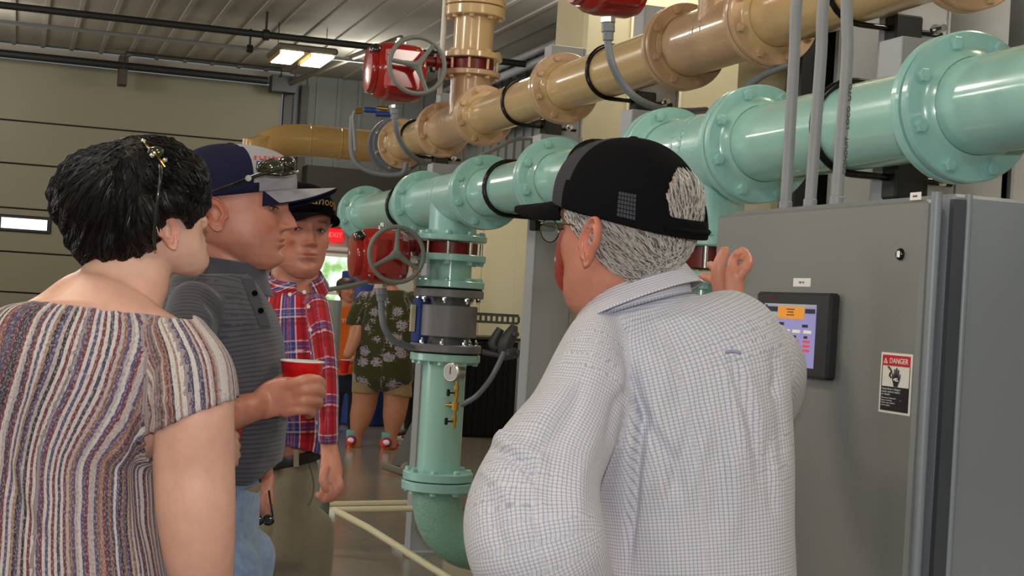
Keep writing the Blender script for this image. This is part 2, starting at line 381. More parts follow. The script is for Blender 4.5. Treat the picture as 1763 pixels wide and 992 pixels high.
# ================================================================== pipework
def bolt_mesh(nm, r, h, m, stud=.0):
    b = MB(); b.lathe((0, 0, 0), Z, [(0, r * 1.18), (.003, r * 1.18)], 12, False); b.lathe((0, 0, .003), Z, [(0, r), (h * .85, r), (h, r * .8)], 6, False)
    if stud: b.lathe((0, 0, h), Z, [(0, r * .5), (stud, r * .5)], 8)
    return b.mesh(nm, m)
BM = {k: bolt_mesh('bolt', .0165, .014, k, .004) for k in ('green_cast', 'beige_cast')}
BM['steel'] = bolt_mesh('bolt', .012, .014, 'steel', .014)
def ring_bolts(parent, c, axis, r, n, key, ph=.5):
    a, s, t = frame(axis); base = wl(parent); q = a.to_track_quat('Z', 'Y').to_euler()
    for k in range(n):
        g = 2 * PI * (k + ph) / n
        link('bolt', BM[key], parent, c + (s * math.cos(g) + t * math.sin(g)) * r - base, q)
FR = .1715
def flange(parent, c, axis, m, key, th=.028, r=FR, ri=.11, n=8, lip=True, bolts=True):
    """slip-on flange whose outer face looks along axis; c on the joint plane"""
    a = Vector(axis).normalized(); b = MB()
    pr = [(0, r - .004), (.004, r), (th - .005, r), (th, r - .005), (th, ri + .022)]
    if lip: pr += [(th + .006, ri + .02), (th + .012, ri + .008), (th + .02, ri + .001)]
    b.lathe(c, a, pr, 64); o = part('flange', b, m, parent, loc=c)
    if bolts: ring_bolts(o, c + a * th, a, (r + ri) / 2 + .007, n, key)
    return o
def header(names, a_t, zc, color, runs, sfun):
    cast = color + '_cast'
    for (d0, d1, kind, label, extra) in runs:
        s0, s1 = sfun(d0), sfun(d1)           # d0 far, d1 near
        T = thing(names[kind], label, 'pipe', R(a_t, (s0 + s1) / 2, zc), 'flanged %s pipe fittings' % ('green' if color == 'green' else 'tan'))
        g = .003
        b = MB(); rr = .11 if kind == 'spool' else .122
        b.cyl(R(a_t, s0 - .02, zc), R(a_t, s1 + .02, zc), rr, 56)
        if extra.get('tee'):
            ds, dz = extra['tee']; sc = sfun(ds)
            lo, hi = (zc, zc + dz)
            b2 = [(0, .118), (abs(dz) - .03, .118)]
            b.lathe(R(a_t, sc, zc), Z if dz > 0 else -Z, b2, 48)
            part('tee_body', b, cast, T)
            flange(T, R(a_t, sc, zc + dz - (.035 if dz > 0 else -.035)), Z if dz > 0 else -Z, cast, cast, th=.03, bolts=False, lip=False)
            ring_bolts(T, R(a_t, sc, zc + dz - (.037 if dz > 0 else -.037)), -Z if dz > 0 else Z, .147, 8, cast)
        else: part('barrel', b, color, T)
        if extra.get('nofar') is None: flange(T, R(a_t, s0 - .032 - g, zc), U, cast, cast, lip=False, bolts=False); flz = T.children[-1]; 
        if extra.get('nofar') is None:
            # hub on this side of the far flange, and nuts
            b = MB(); b.lathe(R(a_t, s0 - .032, zc), -U, [(0, .15), (.004, .13), (.012, .123), (.02, rr + .001)], 56, caps=False); part('weld_collar', b, color, T)
            ring_bolts(T.children[-2], R(a_t, s0 - .034, zc), -U, .147, 8, cast)
        if extra.get('nonear') is None: flange(T, R(a_t, s1 + .032 + g, zc), -U, cast, cast, lip=False, bolts=False); b = MB(); b.lathe(R(a_t, s1 + .032, zc), U, [(0, .15), (.004, .13), (.012, .123), (.02, rr + .001)], 56, caps=False); part('weld_collar', b, color, T); ring_bolts(T.children[-2], R(a_t, s1 + .034, zc), U, .147, 8, cast)
        if extra.get('blind'):
            b = MB(); b.lathe(R(a_t, s0, zc), U, [(0, FR), (.03, FR), (.034, FR - .01)], 56); part('blind_flange', b, cast, T)
ZG, ZB = 1.4 + .508, 1.4 + 1.065
NM = {'spool': 'pipe_spool', 'tee': 'pipe_tee'}
header(NM, T_G, ZG, 'green', [
    (9.29, 7.96, 'spool', 'farthest short green pipe spool, ending left in a big blank flange', {'blind': 1}),
    (7.96, 6.91, 'tee', 'green tee with the downward branch above the red valve at centre', {'tee': (7.4, -.218)}),
    (6.91, 6.01, 'spool', 'green pipe spool just right of the first green tee', {}),
    (6.01, 4.97, 'spool', 'green pipe spool mostly hidden behind the black cap', {}),
    (4.97, 4.38, 'tee', 'green tee right of the black cap, above a half-hidden red valve', {'tee': (4.68, -.30)}),
    (4.38, 3.42, 'spool', 'green pipe spool passing behind the three grey conduits', {}),
    (3.42, 1.9, 'spool', 'nearest wide green pipe running out at the right edge', {})], sg)
header(NM, T_B, ZB, 'beige', [
    (10.4, 9.39, 'spool', 'farthest tan pipe spool beside the grey coupling ring', {}),
    (9.39, 8.57, 'tee', 'tan tee whose branch rises to the red valve', {'tee': (8.85, .292)}),
    (8.57, 7.31, 'spool', 'tan pipe spool right of the tee with the riser', {}),
    (7.31, 5.99, 'spool', 'long tan pipe spool below the hanging red actuator', {}),
    (5.99, 5.3, 'tee', 'tan cast tee near the top, with worn raised casting marks and upward branch', {'tee': (5.62, .25)}),
    (5.3, 4.2, 'spool', 'big tan pipe spool crossing behind the conduits at the top edge', {}),
    (4.2, 2.2, 'spool', 'nearest tan pipe piece leaving at the top right corner', {})], sb)
# weld beads and the raised cast text on the tees
# vertical runs
def vstack(T, c, items):
    for (nm, z0, z1, r, m, n) in items:
        b = MB(); zz = Vector((c.x, c.y, 0))
        b.lathe(zz + Z * z1, Z, [(0, r - .004), (.004, r), (z0 - z1 - .004, r), (z0 - z1, r - .004)], 56)
        o = part(nm, b, m, T, loc=zz + Z * z1)
        if n:
            key, top, bot = n
            if top: ring_bolts(o, zz + Z * z0, Z, .147, 8, key)
            if bot: ring_bolts(o, zz + Z * z1, -Z, .147, 8, key)
cG = R(T_G, sg(7.4), 0)
T = thing('pipe_reducer', 'short green flanged piece between the red valve and the grey meter', 'pipe', cG + Z * 1.465, 'flanged green pipe fittings')
vstack(T, cG, [('flange', 1.631, 1.597, FR, 'green_cast', ('green_cast', 0, 1)), ('neck', 1.60, 1.49, .105, 'green', None), ('flange', 1.502, 1.468, FR, 'green_cast', ('green_cast', 1, 0))])
T = thing('flow_meter', 'grey drum-shaped flow meter bolted into the green standpipe', 'meter', cG + Z * 1.15)
vstack(T, cG, [('gasket', 1.467, 1.459, FR - .006, 'black', None), ('flange', 1.459, 1.42, FR, 'meter', ('steel', 0, 1)), ('neck', 1.43, 1.36, .108, 'meter_dark', None), ('meter_drum', 1.382, 1.228, .146, 'meter', None),
             ('neck', 1.24, 1.18, .112, 'meter_dark', None), ('flange', 1.192, 1.153, FR + .003, 'meter', ('steel', 1, 0)), ('gasket', 1.153, 1.146, FR - .006, 'black', None)])
b = MB(); b.box(cG + V * -.13 + U * .02 + Z * 1.3, .06, .12, .22, bev=.01); part('terminal_box', b, 'blue', T, 'blue terminal box')
b = MB(); b.box(cG + V * -.175 + U * .0 + Z * 1.31, .02, .03, .13); part('tag_plate', b, 'cream', T)
T = thing('standpipe', 'tall green standpipe running down below the grey meter', 'pipe', cG + Z * .5, 'flanged green pipe fittings')
vstack(T, cG, [('flange', 1.145, 1.108, FR, 'green', ('green_cast', 0, 1)), ('barrel', 1.12, .55, .106, 'green', None), ('flange', .568, .527, FR, 'green_cast', ('green_cast', 1, 0))])
T = thing('pipe_elbow', 'rough cast green elbow under the tall green standpipe', 'pipe', cG + Z * .3, 'flanged green pipe fittings')
vstack(T, cG, [('flange', .522, .478, FR + .004, 'green_cast', ('green_cast', 0, 1))])
b = MB(); pts = [cG + Z * .49, cG + Z * .44] + [cG + Z * (.44 - .24 * math.sin(q)) + V * (.24 * (1 - math.cos(q))) for q in np.linspace(.15, PI / 2, 10)] + [cG + Z * .2 + V * 1.2]
b.tube(pts, .118, 40); part('elbow_body', b, mat('elbowrough', (140, 188, 172), .4, coat=.3, bump=(90, 1.0, .006)), T)
# saddle hoops: black U-bolt round the pipe, block and steel post
def hoop(a_t, s, zc, post_t, ztop, label, plabel, gpost):
    T = thing('pipe_clamp', label, 'clamp', R(a_t, s, zc), 'black hoop clamps round the pipes')
    pts = [R(a_t + .30, s, zc + .119)] + [R(a_t - .119 * math.sin(q) , s, zc + .119 * math.cos(q)) for q in np.linspace(0, PI, 17)] + [R(a_t + .30, s, zc - .119)]
    b = MB(); b.tube(pts, .0095, 12); part('hoop', b, 'gloss_black', T)
    b = MB(); b.box(R(a_t + .16, s, zc - .125), .1, .07, .10, bev=.006); part('block', b, 'black', T)
    b = MB(); b.cyl(R(post_t + .1, s - .07, zc - .12), R(post_t + .1, s - .115, zc - .12), .011, 10); b.lathe(R(post_t + .1, s - .062, zc - .12), -U, [(0, .018), (.014, .018)], 6, False); part('stud', b, 'steel', T)
    Pst = thing('support_post', plabel, 'post', R(post_t + .1, s, 0), gpost)
    b = MB(); b.box(R(post_t + .01, s + .055, ztop / 2), .012, .11, ztop, bev=.003); b.box(R(post_t + .195, s + .055, ztop / 2), .012, .11, ztop, bev=.003); part('side_flange', b, 'post', Pst)
    b = MB(); b.box(R(post_t + .1, s + .006, ztop / 2), .174, .012, ztop, bev=.003); part('web', b, 'post', Pst)
    b = MB(); b.box(R(post_t + .1, s + .06, .01), .3, .25, .02); part('base_plate', b, 'post', Pst)
GL = ['black hoop around the farthest green spool', 'black hoop on the green pipe left of the black cap', 'black hoop on the green pipe half hidden above the black cap',
      'black hoop on the green pipe behind the grey conduits', 'black hoop at the right edge of the photograph on the wide green pipe']
for d, lb, pn in zip((8.29, 6.57, 5.59, 3.87, 3.01), GL, ('behind the green standpipe', 'left of the man in the black cap', 'hidden behind the man in the black cap', 'behind the grey control cabinet', 'behind the cabinet near the right edge')):
    hoop(T_G, sg(d), ZG, 2.25 * .95, 2.16, lb, 'lavender grey steel post ' + pn, 'posts carrying the green pipe')
BL = ['black hoop around the farthest tan spool', 'black hoop on the tan pipe right of the riser', 'black hoop on the tan pipe below the hanging grey conduit', 'black hoop on the big tan pipe at the top right']
for d, lb, pn in zip((9.97, 7.89, 6.72, 4.73), BL, ('below the farthest tan hoop', 'under the tan pipe left of the capped man', 'under the tan pipe above the black cap', 'under the tan pipe at the top right')):
    hoop(T_B, sb(d), ZB, 2.73 * .95, ZB + .32, lb, 'lavender grey steel post ' + pn, 'posts carrying the tan pipe')
# cream enclosure and grey back panel behind the pipes
T = thing('duct_enclosure', 'tall cream sheet-metal enclosure behind the tan pipe', 'enclosure', P(1070, 300, 8.6))
e0 = P(1105, 300, 8.8); e0.z = 1.9
b = MB(); b.box(e0, 1.0, .5, 3.8, (V, U, Z), bev=.02); part('casing', b, 'cream', T)
for q in (-.22, .1):
    b = MB(); b.box(e0 - U * .255 + V * q, .012, .012, 3.7); part('seam', b, mat('creamlight', (240, 232, 205), .4), T)
T = thing('duct_enclosure', 'cream sheet-metal enclosure seen between the grey conduits', 'enclosure', P(1400, 300, 6.2))
e0 = P(1425, 300, 6.3); e0.z = 1.35
b = MB(); b.box(e0, .7, .4, 2.7, (V, U, Z), bev=.02); part('casing', b, 'cream', T)
b = MB(); b.box(e0 - U * .21 + V * .1 + Z * .72, .1, .02, .14); part('blue_tag', b, 'blue', T)
T = thing('back_panel', 'lavender grey steel backing panel behind the wide green pipe', 'panel', P(1640, 300, 5.4))
e0 = P(1655, 300, 5.6); e0.z = 1.5
for q in (-.38, .0, .38):
    b = MB(); b.box(e0 + V * q, .34, .04, 3.0, (V, U, Z), bev=.008); part('panel', b, 'post', T)
b = MB(); b.box(e0 + U * .08, 1.3, .03, 3.0, (V, U, Z)); part('backing', b, 'black', T)
T = thing('junction_cabinet', 'dark grey cabinet at the top right corner behind the pipes', 'cabinet', P(1790, 30, 5.0))
b = MB(); b.box(P(1835, -20, 5.0), .22, .3, .9, (V, U, Z), bev=.01); part('casing', b, 'graypaint', T)
b = MB(); b.box(P(1835, -20, 5.0) - U * .16, .2, .02, .8, (V, U, Z), bev=.006); part('door', b, 'graypaint', T)
# ---- tan riser above the tee, with flange stack
cB = R(T_B, sb(8.85), 0)
T = thing('pipe_riser', 'vertical tan riser pipe with heavy flanges above the red valve', 'pipe', cB + Z * 2.82)
vstack(T, cB, [('flange', 2.858, 2.822, FR + .005, 'beige', ('beige_cast', 1, 0)), ('barrel', 3.08, 2.85, .118, 'beige', None), ('flange', 3.128, 3.07, FR + .008, 'beige', ('beige_cast', 0, 1)),
             ('flange', 3.175, 3.134, FR + .008, 'beige', ('beige_cast', 1, 0)), ('barrel', 4.14, 3.17, .115, 'beige', None)])
b = MB(); b.cyl(cB + V * -.150 + U * .13 + Z * 2.62, cB + V * -.150 + U * .13 + Z * 4.14, .017, 12)
single('drain_tube', b, 'white', 'thin white upright tube left of the tan riser', 'tube')
c2 = R(T_B, sb(5.62), 0)
T = thing('pipe_riser', 'tan riser at the top edge above the cast tee with lettering', 'pipe', c2 + Z * 2.8)
vstack(T, c2, [('flange', 2.81, 2.77, FR, 'beige', ('beige_cast', 1, 0)), ('barrel', 4.14, 2.8, .11, 'beige', None)])
c4 = R(T_G, sg(4.68), 0)
T = thing('standpipe', 'green standpipe mostly hidden behind the pointing hand', 'pipe', c4 + Z * .5, 'flanged green pipe fittings')
vstack(T, c4, [('flange', 1.535, 1.50, FR, 'green_cast', ('green_cast', 0, 1)), ('barrel', 1.51, .1, .108, 'green', None)])
def cast_marks(T, a_t, sc, zc, m):
    "two rows of worn raised casting marks round the near side of a tee"
    b = MB()
    for row in (-.035, .03):
        for k in range(9):
            if k in (3, 6) and row > 0: continue
            g = math.radians(118 + k * 8); n_ = V * math.cos(g) + Z * math.sin(g); t_ = n_.cross(U)
            c = R(a_t, sc + row, zc) + n_ * .1225; b.box(c, .016, .020 if k % 2 else .012, .003, (t_, U, n_), bev=.001)
            if k % 2 == 0: b.box(c + U * .012, .006, .016, .003, (t_, U, n_), bev=.001)
    part('cast_marks', b, m, T)['kind'] = 'stuff'
for o_ in [x for x in COL.objects if x.name.startswith('pipe_tee') and x.parent is None]:
    g_ = 'green' in o_['label']; cast_marks(o_, T_G if g_ else T_B, o_.location.y, ZG if g_ else ZB, 'green_cast' if g_ else 'beige_cast')
# ---- grey coupling and the tan pipe turning away to the left
s0 = sb(10.4)
T = thing('coupling_ring', 'grey bolted coupling ring behind the farthest tan flange', 'coupling', R(T_B, s0 + .12, ZB))
b = MB(); b.lathe(R(T_B, s0 + .02, ZB), U, [(0, .19), (.03, .19), (.03, .165), (.10, .165), (.10, .2), (.16, .2)], 48); part('ring', b, 'flexconduit', T)
ring_bolts(T.children[0], R(T_B, s0 + .02, ZB), -U, .18, 8, 'steel')
b = MB(); b.lathe(R(T_B, s0 + .16, ZB), U, [(0, .195), (.02, .195)], 48); part('gasket', b, 'black', T)
T = thing('pipe_bend', 'tan pipe turning left behind the grey-brimmed cap', 'pipe', R(T_B - .6, s0 + .5, ZB))
b = MB(); c0 = R(T_B, s0 + .18, ZB)
pts = [c0, c0 + U * .08 - V * .03, c0 + U * .15 - V * .14, c0 + U * .17 - V * .34, c0 + U * .17 - V * .55, c0 + U * .17 - V * .76 - Z * .02, c0 + U * .17 - V * .88 - Z * .10, c0 + U * .17 - V * .94 - Z * .26, c0 + U * .17 - V * .94 - Z * (ZB - .02)]
b.tube(pts, .113, 36, sub=6); part('barrel', b, mat('tan_dim', (186, 150, 92), .25, coat=.4), T)  # same tan paint; weaker flash put into a darker, yellower colour
for q in (.36, .58):
    b = MB(); b.lathe(c0 + U * .17 - V * q, -V, [(0, .114), (.004, .117), (.008, .114)], 36, caps=False); part('weld_bead', b, 'tan_dim', T)
# ---- butterfly valves with red gear actuators
def valve(c, zc, th, k, label, wheel=True, body_dz=-.03, wheel_dv=-.29, studs='steel', turn=0, body_o=.0):
    c = Vector((c.x, c.y, zc)); T = thing('butterfly_valve', label, 'valve', c, 'red gear-operated valves')
    b = MB(); b.lathe(c - Z * (th / 2 - .001), Z, [(0, .128), (th - .002, .128)], 48); part('wafer_body', b, 'dark_red', T)
    for q in range(8):
        g = 2 * PI * (q + .5) / 8; p = c + V * (.147 * math.cos(g)) + U * (.147 * math.sin(g))
        b = MB(); b.cyl(p - Z * (th / 2), p + Z * (th / 2), .009, 10); part('stud', b, studs, T)
    b = MB(); b.cyl(c - V * .12, c - V * (.22 * k + body_o), .03, 14); b.lathe(c - V * (.17 * k), -V, [(0, .05), (.02, .05)], 20); part('stem', b, 'dark_red', T)
    bc = c - V * (.345 * k + body_o) + Z * body_dz
    b = MB(); x, y = .235 * k, .25 * k
    # gear case: rounded drum lying along v, flattened front
    pr = [(0, .095), (.012, .122), (.05, .137), (.17, .139), (.21, .132), (.235, .115)]
    b.lathe(bc + V * (x / 2), -V, [(h * k, r * k) for h, r in pr], 40)
    b.box(bc + U * -.05 * k, x * .8, .2 * k, .22 * k, bev=.03)
    part('gear_case', b, 'red', T)
    b = MB(); b.lathe(bc - V * (x / 2 - .004), -V, [(0, .108 * k), (.02 * k, .112 * k), (.035 * k, .104 * k), (.042 * k, .05 * k), (.043 * k, .002)], 40); part('end_cover', b, 'red', T)
    dm = bc - V * (x / 2 + .01) + Z * .085 * k - U * .06 * k
    b = MB(); b.sphere(dm, .032 * k, n=20); part('indicator_dome', b, mat('domeglass', (30, 12, 10), .05, coat=1), T, 'dark glassy indicator dome')
    for (dv, dz_) in ((-.09, .06), (-.09, -.095), (.05, .09), (.06, -.09), (.085, .02)):
        b = MB(); b.sphere(bc + V * dv * k + Z * dz_ * k - U * .150 * k, .007, n=8); part('screw', b, 'steel', T)
    b = MB()
    for q in (-.02, .01, .035): b.cyl(bc + V * q + Z * .13 * k, bc + V * q + Z * (.145 * k + .005), .008, 8)
    b.cyl(bc + Z * .145 * k - V * .005, bc + Z * .165 * k - V * .005, .014, 10); part('vent_fitting', b, 'steel', T)
    if wheel:
        wc = c - V * (-wheel_dv) - U * .23 * k + Z * (body_dz + .01); n_ = -U; r = .13 * k
        a, s, t = frame(n_); b = MB()
        pts = [wc + (s * math.cos(g) + t * math.sin(g)) * r for g in np.linspace(0, 2 * PI, 49)[:-1]]
        b.tube(pts, .011 * k, 12, closed=True)
        for q in range(3):
            g = 2 * PI * q / 3 + turn; dirv = (V * math.cos(g) + Z * math.sin(g))
            b.tube([wc, wc + dirv * r * .5 - n_ * .004, wc + dirv * r], [.018 * k, .011 * k, .010 * k], 8)
        b.lathe(wc - n_ * .03, n_, [(0, .022 * k), (.04, .022 * k), (.046, .015 * k)], 20)
        part('handwheel', b, 'wheel', T, 'grey three-spoked handwheel')
        b = MB(); b.cyl(wc - n_ * .02, wc - n_ * .2, .013, 12); part('wheel_shaft', b, 'steel', T)
    return T, bc
T2, bc2 = valve(cG, 1.661, .058, 1.0, 'lower red valve with grey handwheel on the green standpipe at centre', turn=PI / 2, wheel_dv=-.33, body_dz=-.065)
T1, bc1 = valve(cB, 2.788, .06, 1.22, 'upper red valve with grey handwheel on the tan riser', turn=PI * .97 , wheel_dv=-.40, body_dz=-.085, studs='beige', body_o=.02)
T3, bc3 = valve(c2, 2.742, .054, 1.0, 'red valve actuator cut off by the top edge above the tan pipe', wheel=False, body_dz=-.135, body_o=.13)
T4, bc4 = valve(c4, 1.58, .066, .92, 'red valve half hidden behind the face of the man in the black cap', wheel=False, body_dz=-.03)
def flexhose(name, label, pts, r, m='flexconduit', fit=True, group='grey flexible conduits'):
    T = thing(name, label, 'conduit', pts[0], group); b = MB(); b.tube(pts, r, 14, sub=8); part('hose', b, m, T)
    if fit:
        d = (pts[1] - pts[0]).normalized(); b = MB(); b.lathe(pts[0] - d * .01, d, [(0, r * 1.7), (.03, r * 1.75), (.032, r * 1.45), (.06, r * 1.4)], 16); part('fitting', b, m, T)
        b = MB(); b.lathe(pts[0] - d * .03, d, [(0, r * 2.0), (.018, r * 2.0)], 8, False); part('lock_nut', b, 'steel', T)
    return T
flexhose('flexible_conduit', 'grey flexible conduit curving down from the lower red valve', [P(656, 500, 7.15), P(657, 535, 7.15), P(662, 565, 7.15), P(680, 588, 7.2), P(708, 598, 7.3)], .016)
flexhose('flexible_conduit', 'grey flexible conduit curving down from the upper red valve', [P(679, 190, 8.5), P(681, 215, 8.5), P(688, 240, 8.55), P(705, 265, 8.65), P(730, 280, 8.8), P(760, 286, 9.0)], .015)
flexhose('flexible_conduit', 'grey flexible conduit sweeping down from the top edge across the tan pipe', [P(1047, 45, 5.25), P(1047, 75, 5.25), P(1054, 110, 5.25), P(1072, 145, 5.27), P(1100, 172, 5.3), P(1140, 188, 5.4), P(1180, 192, 5.5), P(1215, 190, 5.7)], .0135)
flexhose('flexible_conduit', 'short grey conduit above the green tee at upper right', [P(1285, 152, 5.3), P(1310, 132, 5.3), P(1340, 118, 5.3), P(1365, 110, 5.3)], .0125, fit=False)
flexhose('flexible_conduit', 'thin grey conduit rising right below the tan pipe', [P(828, 268, 7.6), P(862, 252, 7.7), P(888, 240, 7.8), P(925, 238, 7.9)], .011, 'conduit', fit=False)
flexhose('flexible_conduit', 'dark grey conduit looping from the standpipe up to the slotted bracket', [P(795, 697, 7.3), P(820, 682, 7.25), P(843, 655, 7.2), P(858, 628, 7.2), P(868, 606, 7.2)], .013, fit=False)
flexhose('flexible_conduit', 'grey bent tube left of the lower red valve', [P(536, 500, 6.9), P(560, 499, 6.95), P(590, 495, 7.0), P(632, 486, 7.1)], .011, 'wheel', fit=False)
T = thing('slotted_bracket', 'slotted dark steel bracket holding a conduit body right of the meter', 'bracket', P(855, 548, 7.4))
x_ = (P(893, 551, 7.4) - P(818, 547, 7.4)).normalized(); y_ = Z; z_ = x_.cross(y_).normalized(); y_ = z_.cross(x_)
p0 = P(818, 547, 7.4); L_ = (P(893, 551, 7.4) - p0).length; b = MB()
b.box(p0 + x_ * (L_ / 2) + y_ * .018, L_, .01, .012, (x_, z_, y_)); b.box(p0 + x_ * (L_ / 2) - y_ * .018, L_, .01, .012, (x_, z_, y_))
for k in range(9): b.box(p0 + x_ * (L_ * k / 8), L_ / 17, .01, .03, (x_, z_, y_))
b.box(p0 + x_ * (L_ / 2) + y_ * .024 + z_ * -.02, L_, .05, .004, (x_, z_, y_)); part('slotted_strut', b, mat('strut', (70, 72, 62), .5, metal=.3), T)
T = thing('conduit_body', 'dark grey cast conduit body hanging beside the standpipe', 'fitting', P(865, 600, 7.3))
b = MB(); b.tube([P(886, 560, 7.3), P(880, 575, 7.3), P(870, 592, 7.3), P(868, 612, 7.3)], [.016, .034, .04, .03], 12, sub=3); b.tube([P(856, 600, 7.32), P(848, 592, 7.32), P(862, 566, 7.32)], [.022, .026, .02], 10, sub=3)
b.tube([P(866, 612, 7.28), P(888, 608, 7.22)], .026, 12); b.tube([P(830, 606, 7.3), P(862, 612, 7.3)], .014, 10); part('casting', b, mat('castgrey', (74, 76, 78), .45, bump=(60, .6, .004)), T)
for (x0, y0) in ((884, 576), (874, 604), (888, 607)):
    b = MB(); b.cyl(P(x0, y0, 7.27), P(x0 + 6, y0, 7.2), .012, 8); part('plug', b, 'castgrey', T)
# pressure gauge + brass needle valves
gp = P(784, 641, 7.18)
T = thing('pressure_gauge', 'round steel pressure gauge on brass valves beside the standpipe', 'gauge', gp)
gx = (-U * .55 - V * .84).normalized()
b = MB(); b.lathe(gp + gx * -.03, gx, [(0, .040), (.045, .042), (.05, .048), (.062, .048), (.066, .042)], 32); part('gauge_case', b, 'steel', T)
b = MB(); b.lathe(gp + gx * .033, gx, [(0, .040), (.004, .040)], 32); dial = part('dial', b, mat('dialm', (190, 186, 176), .3), T)
aa, s1_, t1_ = frame(gx); b = MB(); b.box(gp + gx * .039 + t1_ * .008, .003, .002, .035, (s1_, aa, t1_)); part('needle', b, 'black', dial)
st = lambda y: P(787 - (y - 660) * .075, y, 7.2)
b = MB(); b.cyl(st(655), st(738), .0075, 10)
for (y0, y1, r) in ((664, 672, .014), (676, 686, .013), (692, 706, .017), (716, 726, .013), (728, 735, .011)): b.lathe(st(y0), st(y1) - st(y0), [(0, r), ((st(y1) - st(y0)).length, r)], 8, False)
b.cyl(st(698), P(768, 697, 7.25), .008, 10); b.lathe(P(773, 697, 7.24), V, [(0, .014), (.016, .014)], 6, False); part('valve_stack', b, 'brass', T, 'brass needle valve stack')
for y0 in (677, 726):
    b = MB(); b.cyl(st(y0), st(y0) - V * .035, .004, 8); b.box(st(y0) - V * .04, .016, .012, .034, bev=.004); part('valve_handle', b, 'black', T)
# plate stand at the foot of the standpipe, cream rails, grey bollard, black skirted table, blue barrel
q0 = P(700, 745, 12.3); q1 = P(668, 803, 12.3)
T = thing('plate_stand', 'leaning grey steel plate stand on the floor left of the standpipe', 'stand', Vector((q1.x, q1.y, 0)))
dn = 1.4 * 0; b = MB(); pts = [P(722, 700, 12.9), P(735, 700, 12.9), P(722, 806, 12.3), P(672, 800, 12.1)]
fb = MB(); n_ = (pts[1] - pts[0]).cross(pts[3] - pts[0]).normalized() * .03
fb.add(pts + [p + n_ for p in pts], [(0, 1, 2, 3), (7, 6, 5, 4), (0, 4, 5, 1), (1, 5, 6, 2), (2, 6, 7, 3), (3, 7, 4, 0)]); part('plate', fb, 'graypaint', T)
b = MB(); b.tube([P(658, 801, 12.0), P(690, 812, 12.0), P(700, 800, 12.3)], .03, 8); part('foot', b, mat('footgrey', (140, 136, 122), .6), T)
T = thing('guard_rail', 'low cream pipe guard frame at the bottom centre', 'rail', Vector((P(620, 880, 8.3).x, P(620, 880, 8.3).y, 0)))
for (ya, dd) in ((866, 8.6), (876, 8.1)):
    b = MB(); b.tube([P(548, ya + 3, dd), P(548, ya + 3, dd) + (P(712, ya, dd) - P(548, ya + 3, dd)) * 1.0, P(745, ya - 1, dd + .1)], .017, 12); part('rail_tube', b, 'pvc', T)
b = MB(); b.tube([P(575, 878, 8.1), P(632, 908, 7.8), P(785, 1004, 7.05)], .018, 12); part('brace', b, 'pvc', T)
for (x0, y0, dd) in ((549, 869, 8.6), (549, 880, 8.1), (745, 864, 8.7)):
    p = P(x0, y0, dd); b = MB(); b.cyl(p + Z * .02, Vector((p.x, p.y, 0)), .018, 12); part('leg', b, 'pvc', T)
    b = MB(); b.sphere(p, .028, n=14); part('elbow_joint', b, 'pvc', T)
b = MB(); b.cyl(P(546, 888, 8.1), P(578, 888, 8.1), .04, 16); part('sleeve', b, 'white', T)
b = MB(); pb = P(575, 517, 5.9); b.lathe(Vector((pb.x, pb.y, 0)), Z, [(0, .032), (pb.z - .006, .032), (pb.z, .028)], 20)
b.v = [(x + (z - pb.z) * -.0, y, z) for x, y, z in b.v]
single('bollard_post', b, mat('bollard', (112, 120, 118), .45), 'slim round grey post behind the plaid shirt man', 'post', loc=(pb.x, pb.y, 0))
tb = P(820, 735, 16.2); tb = Vector((tb.x, tb.y, 0))
T = thing('skirted_table', 'table under a floor-length black cloth beside the cream door', 'table', tb)
b = MB(); b.box(tb + Z * 1.04, .66, .8, .03, (V, U, Z), bev=.005); part('table_top', b, mat('ttop', (60, 52, 48), .4), T)
b = MB()
for k in range(30):
    a0 = -.30 + .6 * k / 30; b.box(tb + V * a0 - U * (.37 + .012 * math.sin(k * 1.7)) + Z * .51, .022, .03, 1.0, (V, U, Z), bev=.006)
b.box(tb + Z * .51, .58, .7, 1.0, (V, U, Z)); part('black_skirt', b, 'blackcloth', T)
for q in (-.36, .36):
    b = MB(); b.cyl(tb + V * .31 + U * q, tb + V * .31 + U * q + Z * 1.02, .02, 10); part('leg', b, 'conduit', T)
b = MB(); p = P(632, 520, 16.6); p.z = 0; b.lathe(p, Z, [(0, .27), (.02, .29), (.5, .29), (.51, .3), (.53, .29), (1.0, .29), (1.0, .3), (1.66, .29), (1.67, .26)], 32)
single('blue_drum', b, 'blue', 'tall blue drum standing behind the floral shirt person', 'drum', loc=p)
# valve solenoid cluster left of the upper valve (blue, steel)
T = thing('solenoid_manifold', 'small brass and blue fittings left of the upper red valve', 'fitting', P(640, 190, 9.6))
b = MB(); b.tube([P(612, 260, 9.6), P(609, 215, 9.6), P(609, 196, 9.6), P(618, 190, 9.6), P(655, 190, 9.6)], .011, 10, sub=3); part('steel_tube', b, 'conduit', T)
b = MB(); b.cyl(P(628, 189, 9.6), P(647, 190, 9.6), .018, 12); b.cyl(P(647, 196, 9.55), P(672, 197, 9.55), .018, 12); part('blue_handle', b, 'blue', T)
b = MB(); b.cyl(P(612, 192, 9.6), P(624, 190, 9.6), .02, 8); b.cyl(P(650, 186, 9.6), P(668, 188, 9.6), .016, 10); part('brass_fitting', b, 'brass', T)
b = MB(); b.tube([P(607, 200, 9.9), P(607, 270, 9.9), P(640, 296, 9.9), P(690, 300, 9.9), P(700, 280, 9.9)], .018, 10, sub=4); part('grey_loop', b, 'flexconduit', T)
